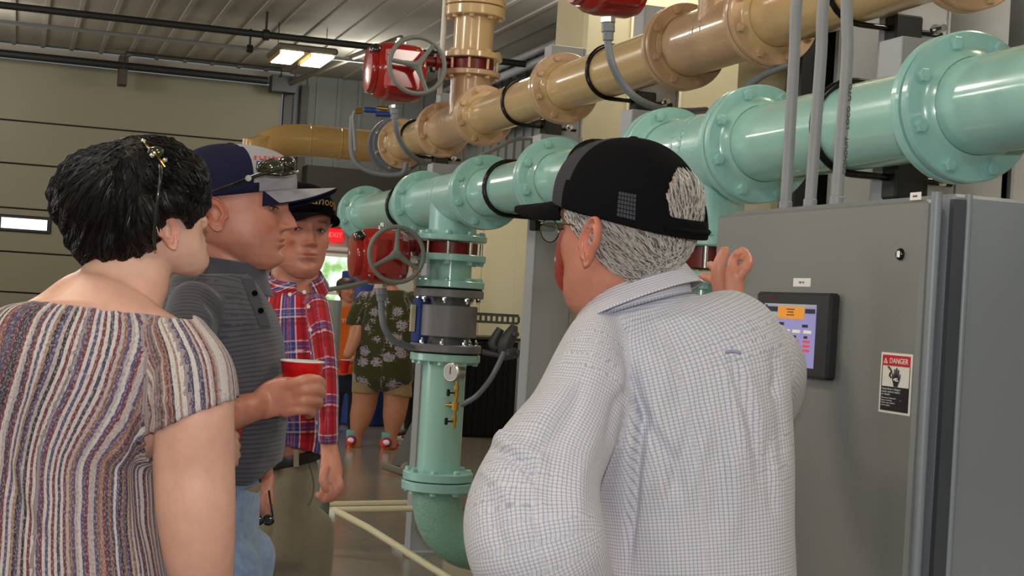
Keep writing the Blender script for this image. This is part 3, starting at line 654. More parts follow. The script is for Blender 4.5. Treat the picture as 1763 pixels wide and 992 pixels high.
# ================================================================== control cabinet with screen, stickers, conduits
A0 = 1.588; 
def cab(d, z, off=0.0):   # point on the front face line at depth d
    return Vector((A0 - .328 * d + .035 * 0, d, z)) + V * off
cR = P(1612, 330, 2.5); cL = P(1235, 362, 3.24)
X1 = (Vector((cL.x, cL.y, 0)) - Vector((cR.x, cR.y, 0))); WC = X1.length; X1.normalize()      # along the front, away from the camera
Y1 = Vector((-X1.y, X1.x, 0));  Y1 = Y1 if Y1.x > 0 else -Y1                                    # into the cabinet
HZ = (cR.z + cL.z) / 2; B0 = Vector((cR.x, cR.y, 0)); DC = .62
T = thing('control_cabinet', 'tall grey steel control cabinet with touch screen and danger label', 'cabinet', B0 + X1 * WC / 2 + Y1 * DC / 2)
b = MB(); b.box(B0 + X1 * WC / 2 + Y1 * (DC / 2 + .02) + Z * HZ / 2, DC - .03, WC, HZ, (Y1, X1, Z), bev=.006); part('casing', b, mat('cabside', (124, 130, 138), .42, bump=(240, .25, .0006)), T)
b = MB(); b.box(B0 + X1 * (WC / 2 + .012) + Y1 * .012 + Z * (HZ / 2 + .004), .026, WC - .03, HZ - .03, (Y1, X1, Z), bev=.006); part('door', b, 'cabinet', T)
b = MB(); b.cyl(B0 + X1 * .006 + Y1 * .006 + Z * .01, B0 + X1 * .006 + Y1 * .006 + Z * HZ, .009, 14); part('corner_trim', b, 'cabside', T)
b = MB(); b.box(B0 + Y1 * .045 - X1 * .0 + Z * HZ / 2, .026, .012, HZ - .02, (Y1, X1, Z)); part('door_gap', b, mat('gapdark', (60, 64, 72), .6), T)
b = MB(); b.cyl(B0 + Y1 * .062 - X1 * .004 + Z * .01, B0 + Y1 * .062 - X1 * .004 + Z * HZ, .006, 12); part('hinge_bead', b, 'cabside', T)
def onface(px, py, lift=0.0):
    "point of the cabinet's front plane seen at a pixel"
    d = P(px, py, 1) - CAM; p0 = B0; n = Y1; t = (p0 - CAM).dot(n) / d.dot(n); return CAM + d * t - Y1 * lift
FX, FY, FN = -X1, Z, -Y1
def plate(name, pxs, lift, th, m, parent, bev=.002, label=None):
    """rectangle on the door between two pixel corners"""
    a = onface(*pxs[0]); c = onface(*pxs[1]); w_ = abs((c - a).dot(FX)); h_ = abs((a - c).dot(Z)); ctr = (a + c) / 2 - Y1 * (lift + th / 2)
    b = MB(); b.box(ctr, w_, th, h_, (FX, Y1, Z), bev=bev); return part(name, b, m, parent, label), ctr, w_, h_
# touch screen
SC = thing('touch_screen', 'black framed touch screen showing a lilac control page', 'screen', onface(1380, 580))
bz, ctr, w_, h_ = plate('bezel', ((1320, 503), (1440, 656)), .0, .022, mat('bezel', (26, 26, 28), .35), SC, .005)
m_ = lambda n, c, e=.55: mat(n, c, .3, emit=(c, e))
sw, sh_ = .073 * w_ / .12 * 1.0, .1
a = onface(1335, 523); c = onface(1418, 636); 
def scr(name, u0, v0, u1, v1, mm, lift):
    """rectangle in screen coordinates 0..1 (v down)"""
    W2 = abs((c - a).dot(FX)); H2 = abs((a - c).dot(Z)); org = (a + c) / 2 - FX * (W2 / 2) + Z * (H2 / 2)
    ce = org + FX * (W2 * (u0 + u1) / 2) - Z * (H2 * (v0 + v1) / 2) + FN * (.022 + lift)
    b = MB(); b.box(ce, W2 * (u1 - u0), .0012, H2 * (v1 - v0), (FX, Y1, Z)); part(name, b, mm, SC); return ce, W2, H2
scr('display', 0, 0, 1, 1, m_('lilac', (150, 148, 205), .28), .000)
scr('display_edge', 0, 0, 1, .04, m_('edge', (170, 172, 180), .2), .0008)
scr('title_field', .28, .04, .78, .24, m_('orange', (228, 150, 48), .3), .001)
scr('dark_field', .06, .05, .26, .13, 'black', .001); scr('dark_field', .8, .07, .98, .14, 'black', .001); scr('pale_field', .05, .14, .26, .21, m_('paleg', (170, 190, 160), .2), .001)
scr('dark_field', 0.02, .02, .06, .5, mat('sidebar', (60, 60, 100), .3), .001)
for (u0, v0) in ((.3, .30), (.76, .32)): scr('value_field', u0, v0, u0 + .1, v0 + .045, 'black', .001)
for u0 in (.12, .38, .58, .79): scr('key', u0, .41, u0 + .14, .46, m_('keyc', (232, 226, 205), .25), .001)
for u0 in (.38, .58, .79):
    scr('value_field', u0 + .01, .50, u0 + .07, .54, 'black', .001)
    for v0 in (.57, .64, .71): scr('red_button', u0, v0, u0 + .12, v0 + .035, m_('redkey', (225, 70, 80), .3), .001)
ce, W2, H2 = scr('title_line', .3, .21, .32, .215, 'black', .0012)
mt = mat('screenink', (90, 50, 10), .5)
for k, s_ in enumerate(('MAIN', 'MENU', 'PAGE')[:0]): pass
for k, wd in enumerate((.16, .12, .15)):       # three unreadable lines of print in the orange field
    u = .53 - wd / 2
    for q in range(5): scr('print_mark', u + q * wd / 5, .075 + .045 * k, u + q * wd / 5 + wd / 8, .095 + .045 * k, mt, .0016)
for q in range(5): b = MB(); b.box(onface(1338 + q * 3.2, 513.4, .0228), .0022, .001, .0035, (FX, Y1, Z)); part('brand_mark', b, mat('brandred', (150, 20, 30), .5), SC)
def sticker(name, label, pxs, m='white', th=.0012):
    a_ = onface(*pxs[0]); c_ = onface(*pxs[1]); T_ = thing(name, label, 'label', (a_ + c_) / 2)
    plate('backing', pxs, 0, th, m, T_, .0002); return T_, a_, c_
t_, a_, c_ = sticker('name_label', 'small white label above the touch screen', ((1367, 479), (1396, 494)))
for q in range(6):
    if q == 3: continue
    b = MB(); b.box((a_ + c_) / 2 + FX * (q - 2.5) * .0033 + FN * .0018, .0022, .0008, .0035, (FX, Y1, Z)); part('print_mark', b, mat('greyink', (120, 120, 125), .6), t_)
t_, a_, c_ = sticker('corner_label', 'tiny white label in the top right corner of the cabinet door', ((1568, 332), (1586, 344)))
for q in range(5): b = MB(); b.box((a_ + c_) / 2 + FX * (q - 2) * .0026 + FN * .0018, .0018, .0008, .003, (FX, Y1, Z)); part('print_mark', b, mat('redink', (150, 60, 60), .6), t_)
lk = onface(1552, 438); T = thing('cabinet_lock', 'round black lock on the cabinet door', 'lock', lk)
b = MB(); b.lathe(lk, FN, [(0, .0105), (.004, .0105), (.007, .008)], 24); part('escutcheon', b, 'gloss_black', T)
b = MB(); b.box(lk + FN * .008, .003, .003, .011, (FX, Y1, Z)); part('key_slot', b, 'steel', T)
# danger label
DG = thing('danger_label', 'red, white and black electric shock warning label on the cabinet door', 'label', onface(1543, 662))
a_ = onface(1519, 606); c_ = onface(1567, 717); Wd = abs((c_ - a_).dot(FX)); Hd = abs((a_ - c_).dot(Z)); O = (a_ + c_) / 2 - FX * Wd / 2 + Z * Hd / 2
def dg(name, u0, v0, u1, v1, m, lift, lab=None):
    b = MB(); b.box(O + FX * Wd * (u0 + u1) / 2 - Z * Hd * (v0 + v1) / 2 + FN * (.0008 + lift), Wd * (u1 - u0), .0008, Hd * (v1 - v0), (FX, Y1, Z), bev=.0); return part(name, b, m, DG, lab)
mat('label_white', (226, 222, 214), .45); mat('label_red', (196, 22, 40), .45); mat('label_black', (24, 24, 26), .45)
dg('backing', 0, 0, 1, 1, 'label_white', 0); dg('red_band', .06, .04, .94, .215, 'label_red', .0008); dg('black_panel', .06, .56, .94, .96, 'label_black', .0008)
dg('frame_line', .055, .215, .065, .56, 'label_black', .0008); dg('frame_line', .935, .215, .945, .56, 'label_black', .0008)
def at(u_, v_, l=.0024): return O + FX * Wd * u_ - Z * Hd * v_ + FN * l
text('DANGER', Hd * .125, at(.59, .135), FX, Z, 'label_white', parent=DG, depth=.0003, sx=1.05)
tri = MB(); tri.add([at(.1, .18), at(.24, .18), at(.17, .085)], [(0, 1, 2)]); tri.add([at(.1, .18, .0018), at(.24, .18, .0018), at(.17, .085, .0018)], [(2, 1, 0)]); part('warning_triangle', tri, 'label_white', DG)
b = MB(); b.box(at(.17, .145, .0026), Wd * .02, .0005, Hd * .035, (FX, Y1, Z)); b.box(at(.17, .170, .0026), Wd * .02, .0005, Hd * .008, (FX, Y1, Z)); part('exclamation_mark', b, 'label_red', DG)
hd = MB()     # black hand pictogram
poly = [(.46, .555), (.44, .50), (.40, .44), (.395, .34), (.43, .335), (.45, .40), (.455, .27), (.49, .265), (.50, .38), (.515, .24), (.55, .24), (.555, .38), (.575, .27), (.61, .275), (.605, .40), (.64, .34), (.665, .35), (.64, .45), (.60, .51), (.58, .555)]
hd.add([at(u_, v_, .0022) for u_, v_ in poly], [tuple(range(len(poly)))]); part('hand_pictogram', hd, 'label_black', DG)
for (u_, v_) in ((.49, .44), (.56, .455), (.53, .42)):
    b = MB(); b.box(at(u_, v_, .0026), Wd * .1, .0004, Hd * .02, (FX, Y1, Z)); part('spark_mark', b, 'label_white', DG)
b = MB(); b.tube([at(.26, .235), at(.33, .27), at(.38, .31), at(.33, .35), at(.32, .38), at(.37, .41)], .0016, 6); part('cable_pictogram', b, 'label_black', DG)
for k, (s_, sz) in enumerate((('Hazardous voltages', .042), ('cause severe injury', .042), ('or death.', .042), ('Disconnect all power', .030), ('before working.', .030), ('Failure may result in', .030), ('severe injury.', .030))):
    text(s_, Hd * sz * 1.15, at(.09, (.60, .645, .69, .75, .79, .83, .87)[k]), FX, Z, mat('labelgrey', (196, 196, 196), .5), parent=DG, depth=.0002, align='LEFT', sx=1.42)
b = MB(); b.lathe(at(.70, .775, .0018), FN, [(0, .0011), (.0008, .0011)], 10); part('yellow_dot', b, mat('dot', (200, 160, 40), .5), DG)
# three conduits entering the cabinet top
for k, (x0, y0, x1, y1, off, lb) in enumerate(((1353, 346, 1376, -30, .15, 'leftmost of three grey upright conduits on the cabinet'), (1395, 345, 1422, -30, .15, 'middle of three grey upright conduits on the cabinet'), (1441, 340, 1459, -30, .15, 'rightmost of three upright conduits, with black print along it'))):
    kx = (x0 - 881.5) / F; d0 = (1.588 + .15 + .02) / (.354 + kx)
    pb_ = P(x0, y0, d0); pb_.z = HZ
    T = thing('grey_conduit', lb, 'conduit', pb_, 'three grey conduits entering the cabinet')
    p1 = P(x1, y1, d0); q1_ = P(x1 - (8, 8, 0)[k], y1 + 120, d0) ; mid = pb_ + (q1_ - pb_) * .5
    pts = [pb_, mid, q1_, p1, p1 + Z * .45 + V * (.05 if k < 2 else 0)]
    b = MB(); b.tube(pts, .0125, 20, sub=5); part('tube', b, 'conduit', T)
    b = MB(); b.lathe(pb_, Z, [(0, .0145), (.03, .0145), (.032, .0127)], 20); part('coupling', b, 'conduit', T)
    if k == 2:
        dirv = (q1_ - pb_).normalized(); side = (V - dirv * V.dot(dirv)).normalized(); nn = side.cross(dirv); nn = nn if nn.y < 0 else -nn
        ang = .5; o_ = (nn * math.cos(ang) + side * math.sin(ang)); 
        text('CONDUIT   LOCO  UTO', .017, pb_ + dirv * .17 + o_ * .0132, dirv, -side.lerp(-nn, .5).normalized() if False else dirv.cross(o_) * -1, mat('printblack', (60, 60, 66), .6), parent=T, depth=.0003)
# ================================================================== people: tools
from mathutils.bvhtree import BVHTree
def proj(p):
    """pixel positions of an (n,3) array of world points"""
    q = p - np.array(CAM); d = q @ np.array(fwd)
    return CX + F * (q @ np.array(CR)) / d, CY - F * (q @ np.array(CU)) / d
class Limb:
    """tapering elliptical limb through (px, py, depth, half width in px, half depth in m or None)"""
    def __init__(self, pts, sub=5, n=28, ex=2.0, ref=None, world=False, caps=True):
        W = []; r = []
        for q in pts:
            if world: W.append(Vector(q[0])); r.append((q[1], q[2] if len(q) > 2 else q[1]))
            else:
                px, py, d, a = q[:4]; b = q[4] if len(q) > 4 and q[4] is not None else a / F * d
                W.append(P(px, py, d)); r.append((a / F * d, b))
        C = catmull(W, sub); ra = catmull([Vector((x[0], x[1], 0)) for x in r], sub)
        self.C = C; self.r = [(max(x.x, .001), max(x.y, .001)) for x in ra]
        self.S = []; self.N = []; self.T = []; s = Vector(ref) if ref is not None else rt0.copy()
        for i in range(len(C)):
            t = (C[min(i + 1, len(C) - 1)] - C[max(i - 1, 0)]).normalized()
            s = (s - t * s.dot(t))
            if s.length < .05: s = t.cross(HF)
            s.normalize(); self.S.append(s.copy()); self.T.append(t); self.N.append(s.cross(t).normalized())
        self.n = n; self.ex = ex; self.caps = caps
        L = [0]
        for i in range(1, len(C)): L.append(L[-1] + (C[i] - C[i - 1]).length)
        self.L = L
    def geo(self, grow=0.0):
        rings = []
        def ring(c, s, n_, a, b):
            o = []
            for k in range(self.n):
                q = 2 * PI * k / self.n; x, y = math.cos(q), math.sin(q); e = 2 / self.ex
                o.append(c + s * (a * math.copysign(abs(x) ** e, x)) + n_ * (b * math.copysign(abs(y) ** e, y)))
            return o
        m = len(self.C); R_ = [(a + grow, b + grow) for a, b in self.r]
        if self.caps:
            r0 = min(R_[0])
            for g in (.15, .5, .8): q = math.sqrt(1 - (1 - g) ** 2); rings.append(ring(self.C[0] - self.T[0] * r0 * (1 - g) * .8, self.S[0], self.N[0], R_[0][0] * q, R_[0][1] * q))
        for i in range(m): rings.append(ring(self.C[i], self.S[i], self.N[i], *R_[i]))
        if self.caps:
            r0 = min(R_[-1])
            for g in (.8, .5, .15): q = math.sqrt(1 - (1 - g) ** 2); rings.append(ring(self.C[-1] + self.T[-1] * r0 * (1 - g) * .8, self.S[-1], self.N[-1], R_[-1][0] * q, R_[-1][1] * q))
        vs = [p for r in rings for p in r]; n = self.n; M_ = len(rings)
        fs = [(i * n + k, i * n + (k + 1) % n, (i + 1) * n + (k + 1) % n, (i + 1) * n + k) for i in range(M_ - 1) for k in range(n)]
        fs += [tuple(range(n - 1, -1, -1)), tuple(range((M_ - 1) * n, M_ * n))]
        return vs, fs
    def coords(self, p):
        C = np.array(self.C); D = ((p[:, None, :] - C[None, :, :]) ** 2).sum(2); i = D.argmin(1)
        q = p - C[i]; S_ = np.array(self.S)[i]; N_ = np.array(self.N)[i]; T_ = np.array(self.T)[i]; r = np.array(self.r)[i]
        x = (q * S_).sum(1) / r[:, 0]; y = (q * N_).sum(1) / r[:, 1]; t = (q * T_).sum(1)
        am = float(np.mean(np.array(self.r)[:, 0]) + np.mean(np.array(self.r)[:, 1])) / 2
        ov = np.where((i == 0) | (i == len(self.C) - 1), np.abs(t) / r.min(1), 0)
        return np.sqrt(x * x + y * y + ov * ov), np.arctan2(x, y) * am, np.array(self.L)[i] + t
def to_mesh(geos, name='m'):
    vs = []; fs = []
    for v, f_ in geos:
        n = len(vs); vs += [tuple(q) for q in v]; fs += [tuple(i + n for i in q) for q in f_]
    me = bpy.data.meshes.new(name); me.from_pydata(vs, [], fs)
    bm = bmesh.new(); bm.from_mesh(me); bmesh.ops.recalc_face_normals(bm, faces=bm.faces); bm.to_mesh(me); bm.free()
    return me
def remesh(geos, voxel, smooth=4, fac=.5, name='m'):
    me = to_mesh(geos, name); o = bpy.data.objects.new('tmp', me); COL.objects.link(o)
    m = o.modifiers.new('r', 'REMESH'); m.mode = 'VOXEL'; m.voxel_size = voxel; m.use_smooth_shade = True
    if smooth: s = o.modifiers.new('s', 'SMOOTH'); s.factor = fac; s.iterations = smooth
    dg = bpy.context.evaluated_depsgraph_get(); dg.update()
    out = bpy.data.meshes.new_from_object(o.evaluated_get(dg)); out.name = name
    bpy.data.objects.remove(o); return out
def getv(me): a = np.empty(len(me.vertices) * 3); me.vertices.foreach_get('co', a); return a.reshape(-1, 3)
def getn(me): a = np.empty(len(me.vertices) * 3); me.vertices.foreach_get('normal', a); return a.reshape(-1, 3)
def setv(me, a): me.vertices.foreach_set('co', a.ravel()); me.update()
def smoothshade(me): me.polygons.foreach_set('use_smooth', [True] * len(me.polygons))
def strokes(me, lst):
    """press folds into cloth: each stroke (pixel polyline, width px, height m) acts on the side facing the viewer"""
    v = getv(me); n = getn(me); px, py = proj(v); vd = v - np.array(CAM); vd /= np.linalg.norm(vd, axis=1)[:, None]
    fac = np.clip(-(n * vd).sum(1) * 3, 0, 1); d = np.zeros(len(v))
    for pts, wd, h in lst:
        best = np.full(len(v), 1e9); along = np.zeros(len(v)); tot = len(pts) - 1
        for i in range(tot):
            ax, ay = pts[i]; bx, by = pts[i + 1]; ex, ey = bx - ax, by - ay; L2 = ex * ex + ey * ey
            t = np.clip(((px - ax) * ex + (py - ay) * ey) / L2, 0, 1); q = np.hypot(px - ax - t * ex, py - ay - t * ey)
            m = q < best; best[m] = q[m]; along[m] = (i + t[m]) / tot
        tap = np.clip(np.minimum(along, 1 - along) * 5, .12, 1)
        d += h * tap * np.exp(-(best / wd) ** 2)
    setv(me, v + n * (d * fac)[:, None])
def noise3(p, sc, seed=0):
    rs = np.random.RandomState(seed); o = np.zeros(len(p))
    for k in range(10):
        w_ = rs.normal(size=3) * sc * (1 + .6 * rs.rand()); o += np.sin(p @ w_ + rs.rand() * 6.28)
    return o / 3.2
def cloth(limbs, voxel, grow=0.0, cut=None, smooth=5, wr=.0015, wsc=28, name='shirt', thick=.003, seed=1):
    me = remesh([l.geo(grow) for l in limbs], voxel, smooth, name=name)
    v = getv(me); n = getn(me)
    w_ = noise3(v * np.array([1, 1, .45]), wsc, seed) * wr
    setv(me, v + n * w_[:, None])
    return me
def finish(me, limbs, cut=None, thick=.003):
    v = getv(me); rr = [l.coords(v) for l in limbs]
    best = np.argmin(np.stack([r[0] for r in rr]), 0)
    u = np.choose(best, [r[1] for r in rr]); w_ = np.choose(best, [r[2] for r in rr])
    a = me.attributes.new('pc', 'FLOAT_VECTOR', 'POINT'); a.data.foreach_set('vector', np.stack([u, w_, best.astype(float)], 1).ravel().astype(np.float32))
    if cut is not None:
        kill = cut(v, *proj(v), best); bm = bmesh.new(); bm.from_mesh(me); bm.verts.ensure_lookup_table()
        bmesh.ops.delete(bm, geom=[bm.verts[i] for i in np.nonzero(kill)[0]], context='VERTS')
        bmesh.ops.holes_fill
        for _ in range(2):
            for vv in bm.verts:
                if vv.is_boundary:
                    nb = [e.other_vert(vv).co for e in vv.link_edges if e.is_boundary]
                    if len(nb) == 2: vv.co = vv.co * .4 + (nb[0] + nb[1]) * .3
        # turn the cut edge in, as a hem
        ed = [e for e in bm.edges if e.is_boundary]
        r = bmesh.ops.extrude_edge_only(bm, edges=ed); bm.normal_update()
        for g in r['geom']:
            if isinstance(g, bmesh.types.BMVert):
                nn = Vector((0, 0, 0))
                for e in g.link_edges:
                    o = e.other_vert(g)
                    if not any(x is o for x in r['geom'] if isinstance(x, bmesh.types.BMVert)) : nn = o.normal
                g.co -= nn * thick * 2.0
        bm.to_mesh(me); bm.free()
    smoothshade(me)
    return me
def add_mesh(name, me, parent, m, label=None):
    off = wl(parent) if parent else Vector((0, 0, 0)); me.transform(Matrix.Translation(-off)); me.materials.clear()
    for q in (m if isinstance(m, (list, tuple)) else [m]): me.materials.append(MATS[q] if isinstance(q, str) else q)
    return link(name, me, parent, None, None, label)
# ---- head
ZK = [-.004, .008, .025, .045, .07, .095, .12, .145, .17, .19, .207, .220, .228, .232]
FK = [.072, .083, .087, .086, .086, .086, .087, .091, .092, .086, .072, .052, .030, .0]
BK = [.045, .018, -.008, -.037, -.062, -.080, -.090, -.096, -.097, -.092, -.080, -.060, -.036, -.0]
WK = [.018, .034, .046, .056, .063, .068, .072, .075, .076, .073, .064, .049, .030, .0]
def feat(x, z, s=1.0, nose=1.0):
    ax = np.abs(x); g = lambda c, q, r: np.exp(-((c - q) / r) ** 2)
    hn = np.interp(z, [.074, .079, .085, .10, .118, .130, .142], [0, .012, .024, .019, .009, .005, 0]) * nose
    wn = np.interp(z, [.075, .086, .10, .13], [.012, .011, .0085, .0095])
    o = hn * np.exp(-(x / wn) ** 2) + .009 * nose * g(ax, .0135, .0062) * g(z, .0825, .006)
    o += -.0105 * g(ax, .031, .016) * g(z, .119, .011) + .0055 * g(ax, .029, .021) * g(z, .1385, .0075)
    o += .005 * g(ax, .046, .018) * g(z, .092, .018) - .003 * g(ax, .040, .012) * g(z, .06, .016)
    o += .0038 * np.exp(-(x / .021) ** 2) * (g(z, .0595, .0042) + 1.15 * g(z, .0478, .0048)) - .0028 * np.exp(-(x / .024) ** 2) * g(z, .0536, .0022)
    o += .003 * np.exp(-(x / .03) ** 2) * g(z, .055, .016) - .004 * np.exp(-(x / .02) ** 2) * g(z, .036, .006) + .007 * np.exp(-(x / .018) ** 2) * g(z, .017, .012)
    return o * s
def surf_y(x, z, nose=1.0):
    w_ = np.interp(z, ZK, WK); f_ = np.interp(z, ZK, FK); b_ = np.interp(z, ZK, BK); m_, h_ = (f_ + b_) / 2, (f_ - b_) / 2
    return m_ + h_ * np.clip(1 - (np.abs(x) / np.maximum(w_, 1e-4)) ** 2.25, 0, 1) ** (1 / 2.25) + feat(np.asarray(x), np.asarray(z), 1, nose)
def head_pts(nz=110, nf=120, grow=0, nose=1.0, zmin=None, features=True, jaw=1.0, belly=0.0):
    zs = np.concatenate([np.linspace(-.004, .20, nz), .20 + .032 * np.sin(np.linspace(.05, PI / 2, 18))]); vs = []
    for z in zs:
        w_ = np.interp(z, ZK, WK); f_ = np.interp(z, ZK, FK); b_ = np.interp(z, ZK, BK)
        if z > .19:
            k = math.sqrt(max(0, 1 - ((z - .145) / .0875) ** 2)) / math.sqrt(1 - ((.19 - .145) / .0875) ** 2); w_ = .073 * k; f_ = .086 * k - .0 ; b_ = -.092 * k
        w_ *= 1 + (jaw - 1) * min(1, max(0, (.10 - z) / .05))
        m_, h_ = (f_ + b_) / 2, (f_ - b_) / 2
        for k in range(nf):
            q = 2 * PI * k / nf; c, s_ = math.cos(q), math.sin(q); e = 2 / 2.25
            x = w_ * math.copysign(abs(s_) ** e, s_); y = m_ + h_ * math.copysign(abs(c) ** e, c)
            if features and c > .1: y += float(feat(np.array(x), np.array(z), min(1, (c - .1) * 3), nose))
            L = math.hypot(x, y) or 1
            vs.append([x + grow * x / L, y + grow * y / L, z + (grow * (z - .12) / .12 if z > .12 else 0)])
    n = nf; m = len(zs)
    fs = [(i * n + k, i * n + (k + 1) % n, (i + 1) * n + (k + 1) % n, (i + 1) * n + k) for i in range(m - 1) for k in range(n)]
    fs += [tuple(range(n)), tuple(range((m - 1) * n, m * n))]
    return np.array(vs), fs
class Head:
    def __init__(self, px, py, d, yaw, kx=1.15, sc=1.0, nod=0, tilt=0, sz=1.0):
        """px,py,d: middle of the skull; yaw 0 looks away from the viewer, 90 to the right"""
        y = math.radians(yaw); self.c = P(px, py, d)
        fd = rt0 * math.sin(y) + HF * math.cos(y); rd = fd.cross(Z); zd = Z.copy()
        q = Matrix.Rotation(math.radians(nod), 3, rd); fd, zd = q.inverted() @ fd if False else q @ fd, q @ zd
        q2 = Matrix.Rotation(math.radians(tilt), 3, fd); rd, zd = q2 @ rd, q2 @ zd
        B = np.array([list(rd * sc), list(fd * sc), list(zd * sc * sz)]).T
        K = np.eye(3) + (kx - 1) * np.outer(np.array(rt0), np.array(rt0)); self.B = K @ B; self.Bi = np.linalg.inv(self.B)
    def w(self, p):
        p = np.atleast_2d(np.array(p, float)) - np.array([0, 0, .116]); return p @ self.B.T + np.array(self.c)
    def l(self, p): return (p - np.array(self.c)) @ self.Bi.T + np.array([0, 0, .116])
    def W(self, *p): return Vector(self.w([p])[0])
    def geo(self, **k): v, f_ = head_pts(**k); return [Vector(q) for q in self.w(v)], f_
def ear_geo(H, side, s=1.0, flare=.35):
    rs = [(.0, -.006), (.25, -.007), (.42, -.004), (.52, .004), (.62, .0065), (.72, .003), (.80, .001), (.88, .006), (.95, .0085), (1.0, .007), (1.03, .002), (.97, -.003), (.8, -.006), (.4, -.010), (0, -.012)]
    vs = []; n = 36
    for r, h in rs:
        for k in range(n):
            q = 2 * PI * k / n; ez = .032 * s * math.cos(q); ey = -.019 * s * math.sin(q)
            if math.cos(q) < -.3: ey *= .72
            lob = math.cos(q) < -.75
            hh = h if not (lob and r > .5) else min(h, .003)
            y_ = ey * r; z_ = ez * r; yy = -.010 + y_ - z_ * .18; zz = .098 + z_
            # front edge stays on the cheek, the rear stands off the skull
            out = hh * s + max(0, (-y_ + .012)) * flare * 1.0 + .002
            vs.append((side * (.072 + out), yy, zz))
    fs = [(i * n + k, i * n + (k + 1) % n, (i + 1) * n + (k + 1) % n, (i + 1) * n + k) for i in range(len(rs) - 1) for k in range(n)]
    return [Vector(q) for q in H.w(vs)], fs
# ---- materials for skin, hair and cloth
def skin_mat(name, rgb, tint=(1.0, .60, .52)):
    m = mat(name, rgb, .42, spec=.45, noise=(38, .07), bump=(420, .25, .0008), sss=.12); nt = m.node_tree; b = nt.nodes['Principled BSDF']
    a = nt.nodes.new('ShaderNodeAttribute'); a.attribute_name = 'tint'; src = b.inputs['Base Color'].links[0].from_socket
    mx = nt.nodes.new('ShaderNodeMix'); mx.data_type = 'RGBA'; mx.blend_type = 'MULTIPLY'; mx.inputs['Factor'].default_value = 1
    nt.links.new(src, mx.inputs['A']); nt.links.new(a.outputs['Color'], mx.inputs['B']); nt.links.new(mx.outputs['Result'], b.inputs['Base Color']); return m
skin_mat('skin_pale', (228, 182, 162)); skin_mat('skin_ruddy', (200, 134, 112)); skin_mat('skin_tan', (200, 136, 104)); skin_mat('skin_far', (190, 130, 100))
mat('eye_white', (205, 195, 190), .15); mat('iris', (60, 50, 42), .1); mat('lash', (50, 34, 28), .6)
mat('hair_black', (14, 11, 12), .6, spec=.25); mat('hair_black_strand', (20, 16, 17), .42, spec=.4); mat('hair_grey', (150, 142, 136), .5); mat('hair_grey_strand', (190, 184, 178), .4); mat('hair_dark_strand', (96, 84, 78), .45)
mat('hair_brown', (58, 38, 26), .5); mat('lens', (40, 44, 34), .04, coat=1); mat('frame_black', (16, 15, 16), .25, coat=.6)
class NG:
    """tiny helper for procedural cloth patterns on the 'pc' attribute (u around, v along, w part)"""
    def __init__(self, name, rough=.8, sheen=.2):
        self.m = bpy.data.materials.new(name); MATS[name] = self.m; self.m.use_nodes = True; self.nt = self.m.node_tree; self.b = self.nt.nodes['Principled BSDF']
        self.b.inputs['Roughness'].default_value = rough; self.b.inputs['Sheen Weight'].default_value = sheen; self.b.inputs['Specular IOR Level'].default_value = .2
        a = self.nt.nodes.new('ShaderNodeAttribute'); a.attribute_name = 'pc'; self.vec = a.outputs['Vector']
        s = self.nt.nodes.new('ShaderNodeSeparateXYZ'); self.nt.links.new(self.vec, s.inputs[0]); self.u, self.v, self.w = s.outputs
    def math(self, op, *a):
        n = self.nt.nodes.new('ShaderNodeMath'); n.operation = op
        for i, q in enumerate(a):
            if isinstance(q, (int, float)): n.inputs[i].default_value = q
            else: self.nt.links.new(q, n.inputs[i])
        return n.outputs[0]
    def band(self, x, period, centre, width, soft=.0):
        """1 inside a stripe of the given width repeated every period"""
        f_ = self.math('FRACT', self.math('ADD', self.math('DIVIDE', x, period), 1000.5 - centre / period))
        d = self.math('MULTIPLY', self.math('ABSOLUTE', self.math('SUBTRACT', f_, .5)), period)
        if not soft: return self.math('LESS_THAN', d, width / 2)
        n = self.nt.nodes.new('ShaderNodeMapRange'); n.inputs['From Min'].default_value = width / 2 + soft; n.inputs['From Max'].default_value = width / 2 - soft
        self.nt.links.new(d, n.inputs['Value']); return n.outputs[0]
    def mix(self, f_, a, b, mode='MIX'):
        n = self.nt.nodes.new('ShaderNodeMix'); n.data_type = 'RGBA'; n.blend_type = mode
        for k, q in (('Factor', f_), ('A', a), ('B', b)):
            if isinstance(q, (int, float)): n.inputs[k].default_value = q
            elif isinstance(q, tuple): n.inputs[k].default_value = (*lin(q), 1)
            else: self.nt.links.new(q, n.inputs[k])
        return n.outputs['Result']
    def noise(self, vec, scale, detail=3):
        n = self.nt.nodes.new('ShaderNodeTexNoise'); n.inputs['Scale'].default_value = scale; n.inputs['Detail'].default_value = detail
        self.nt.links.new(vec, n.inputs['Vector']); return n.outputs['Fac']
    def scaled(self, x, y, z=1):
        n = self.nt.nodes.new('ShaderNodeVectorMath'); n.operation = 'MULTIPLY'; n.inputs[1].default_value = (x, y, z); self.nt.links.new(self.vec, n.inputs[0]); return n.outputs[0]
    def done(self, col, bump=None):
        self.nt.links.new(col, self.b.inputs['Base Color'])
        n = self.noise(self.scaled(1, 1), bump[0] if bump else 700, 2); bp = self.nt.nodes.new('ShaderNodeBump'); bp.inputs['Strength'].default_value = bump[1] if bump else .25; bp.inputs['Distance'].default_value = .001
        self.nt.links.new(n, bp.inputs['Height']); self.nt.links.new(bp.outputs['Normal'], self.b.inputs['Normal']); return self.m
def checks(name, per, base, line, wd=.26):
    g = NG(name); a = g.band(g.u, per, 0, per * wd, per * .07); b = g.band(g.v, per, 0, per * wd, per * .07)
    c = g.mix(g.math('MULTIPLY', a, .62), base, line); c = g.mix(g.math('MULTIPLY', b, .62), c, line)
    c2 = g.mix(g.math('MULTIPLY', g.band(g.u, per * 4, per * 1.5, per * .5, per * .1), .12), c, (230, 214, 200)); return g.done(c2)
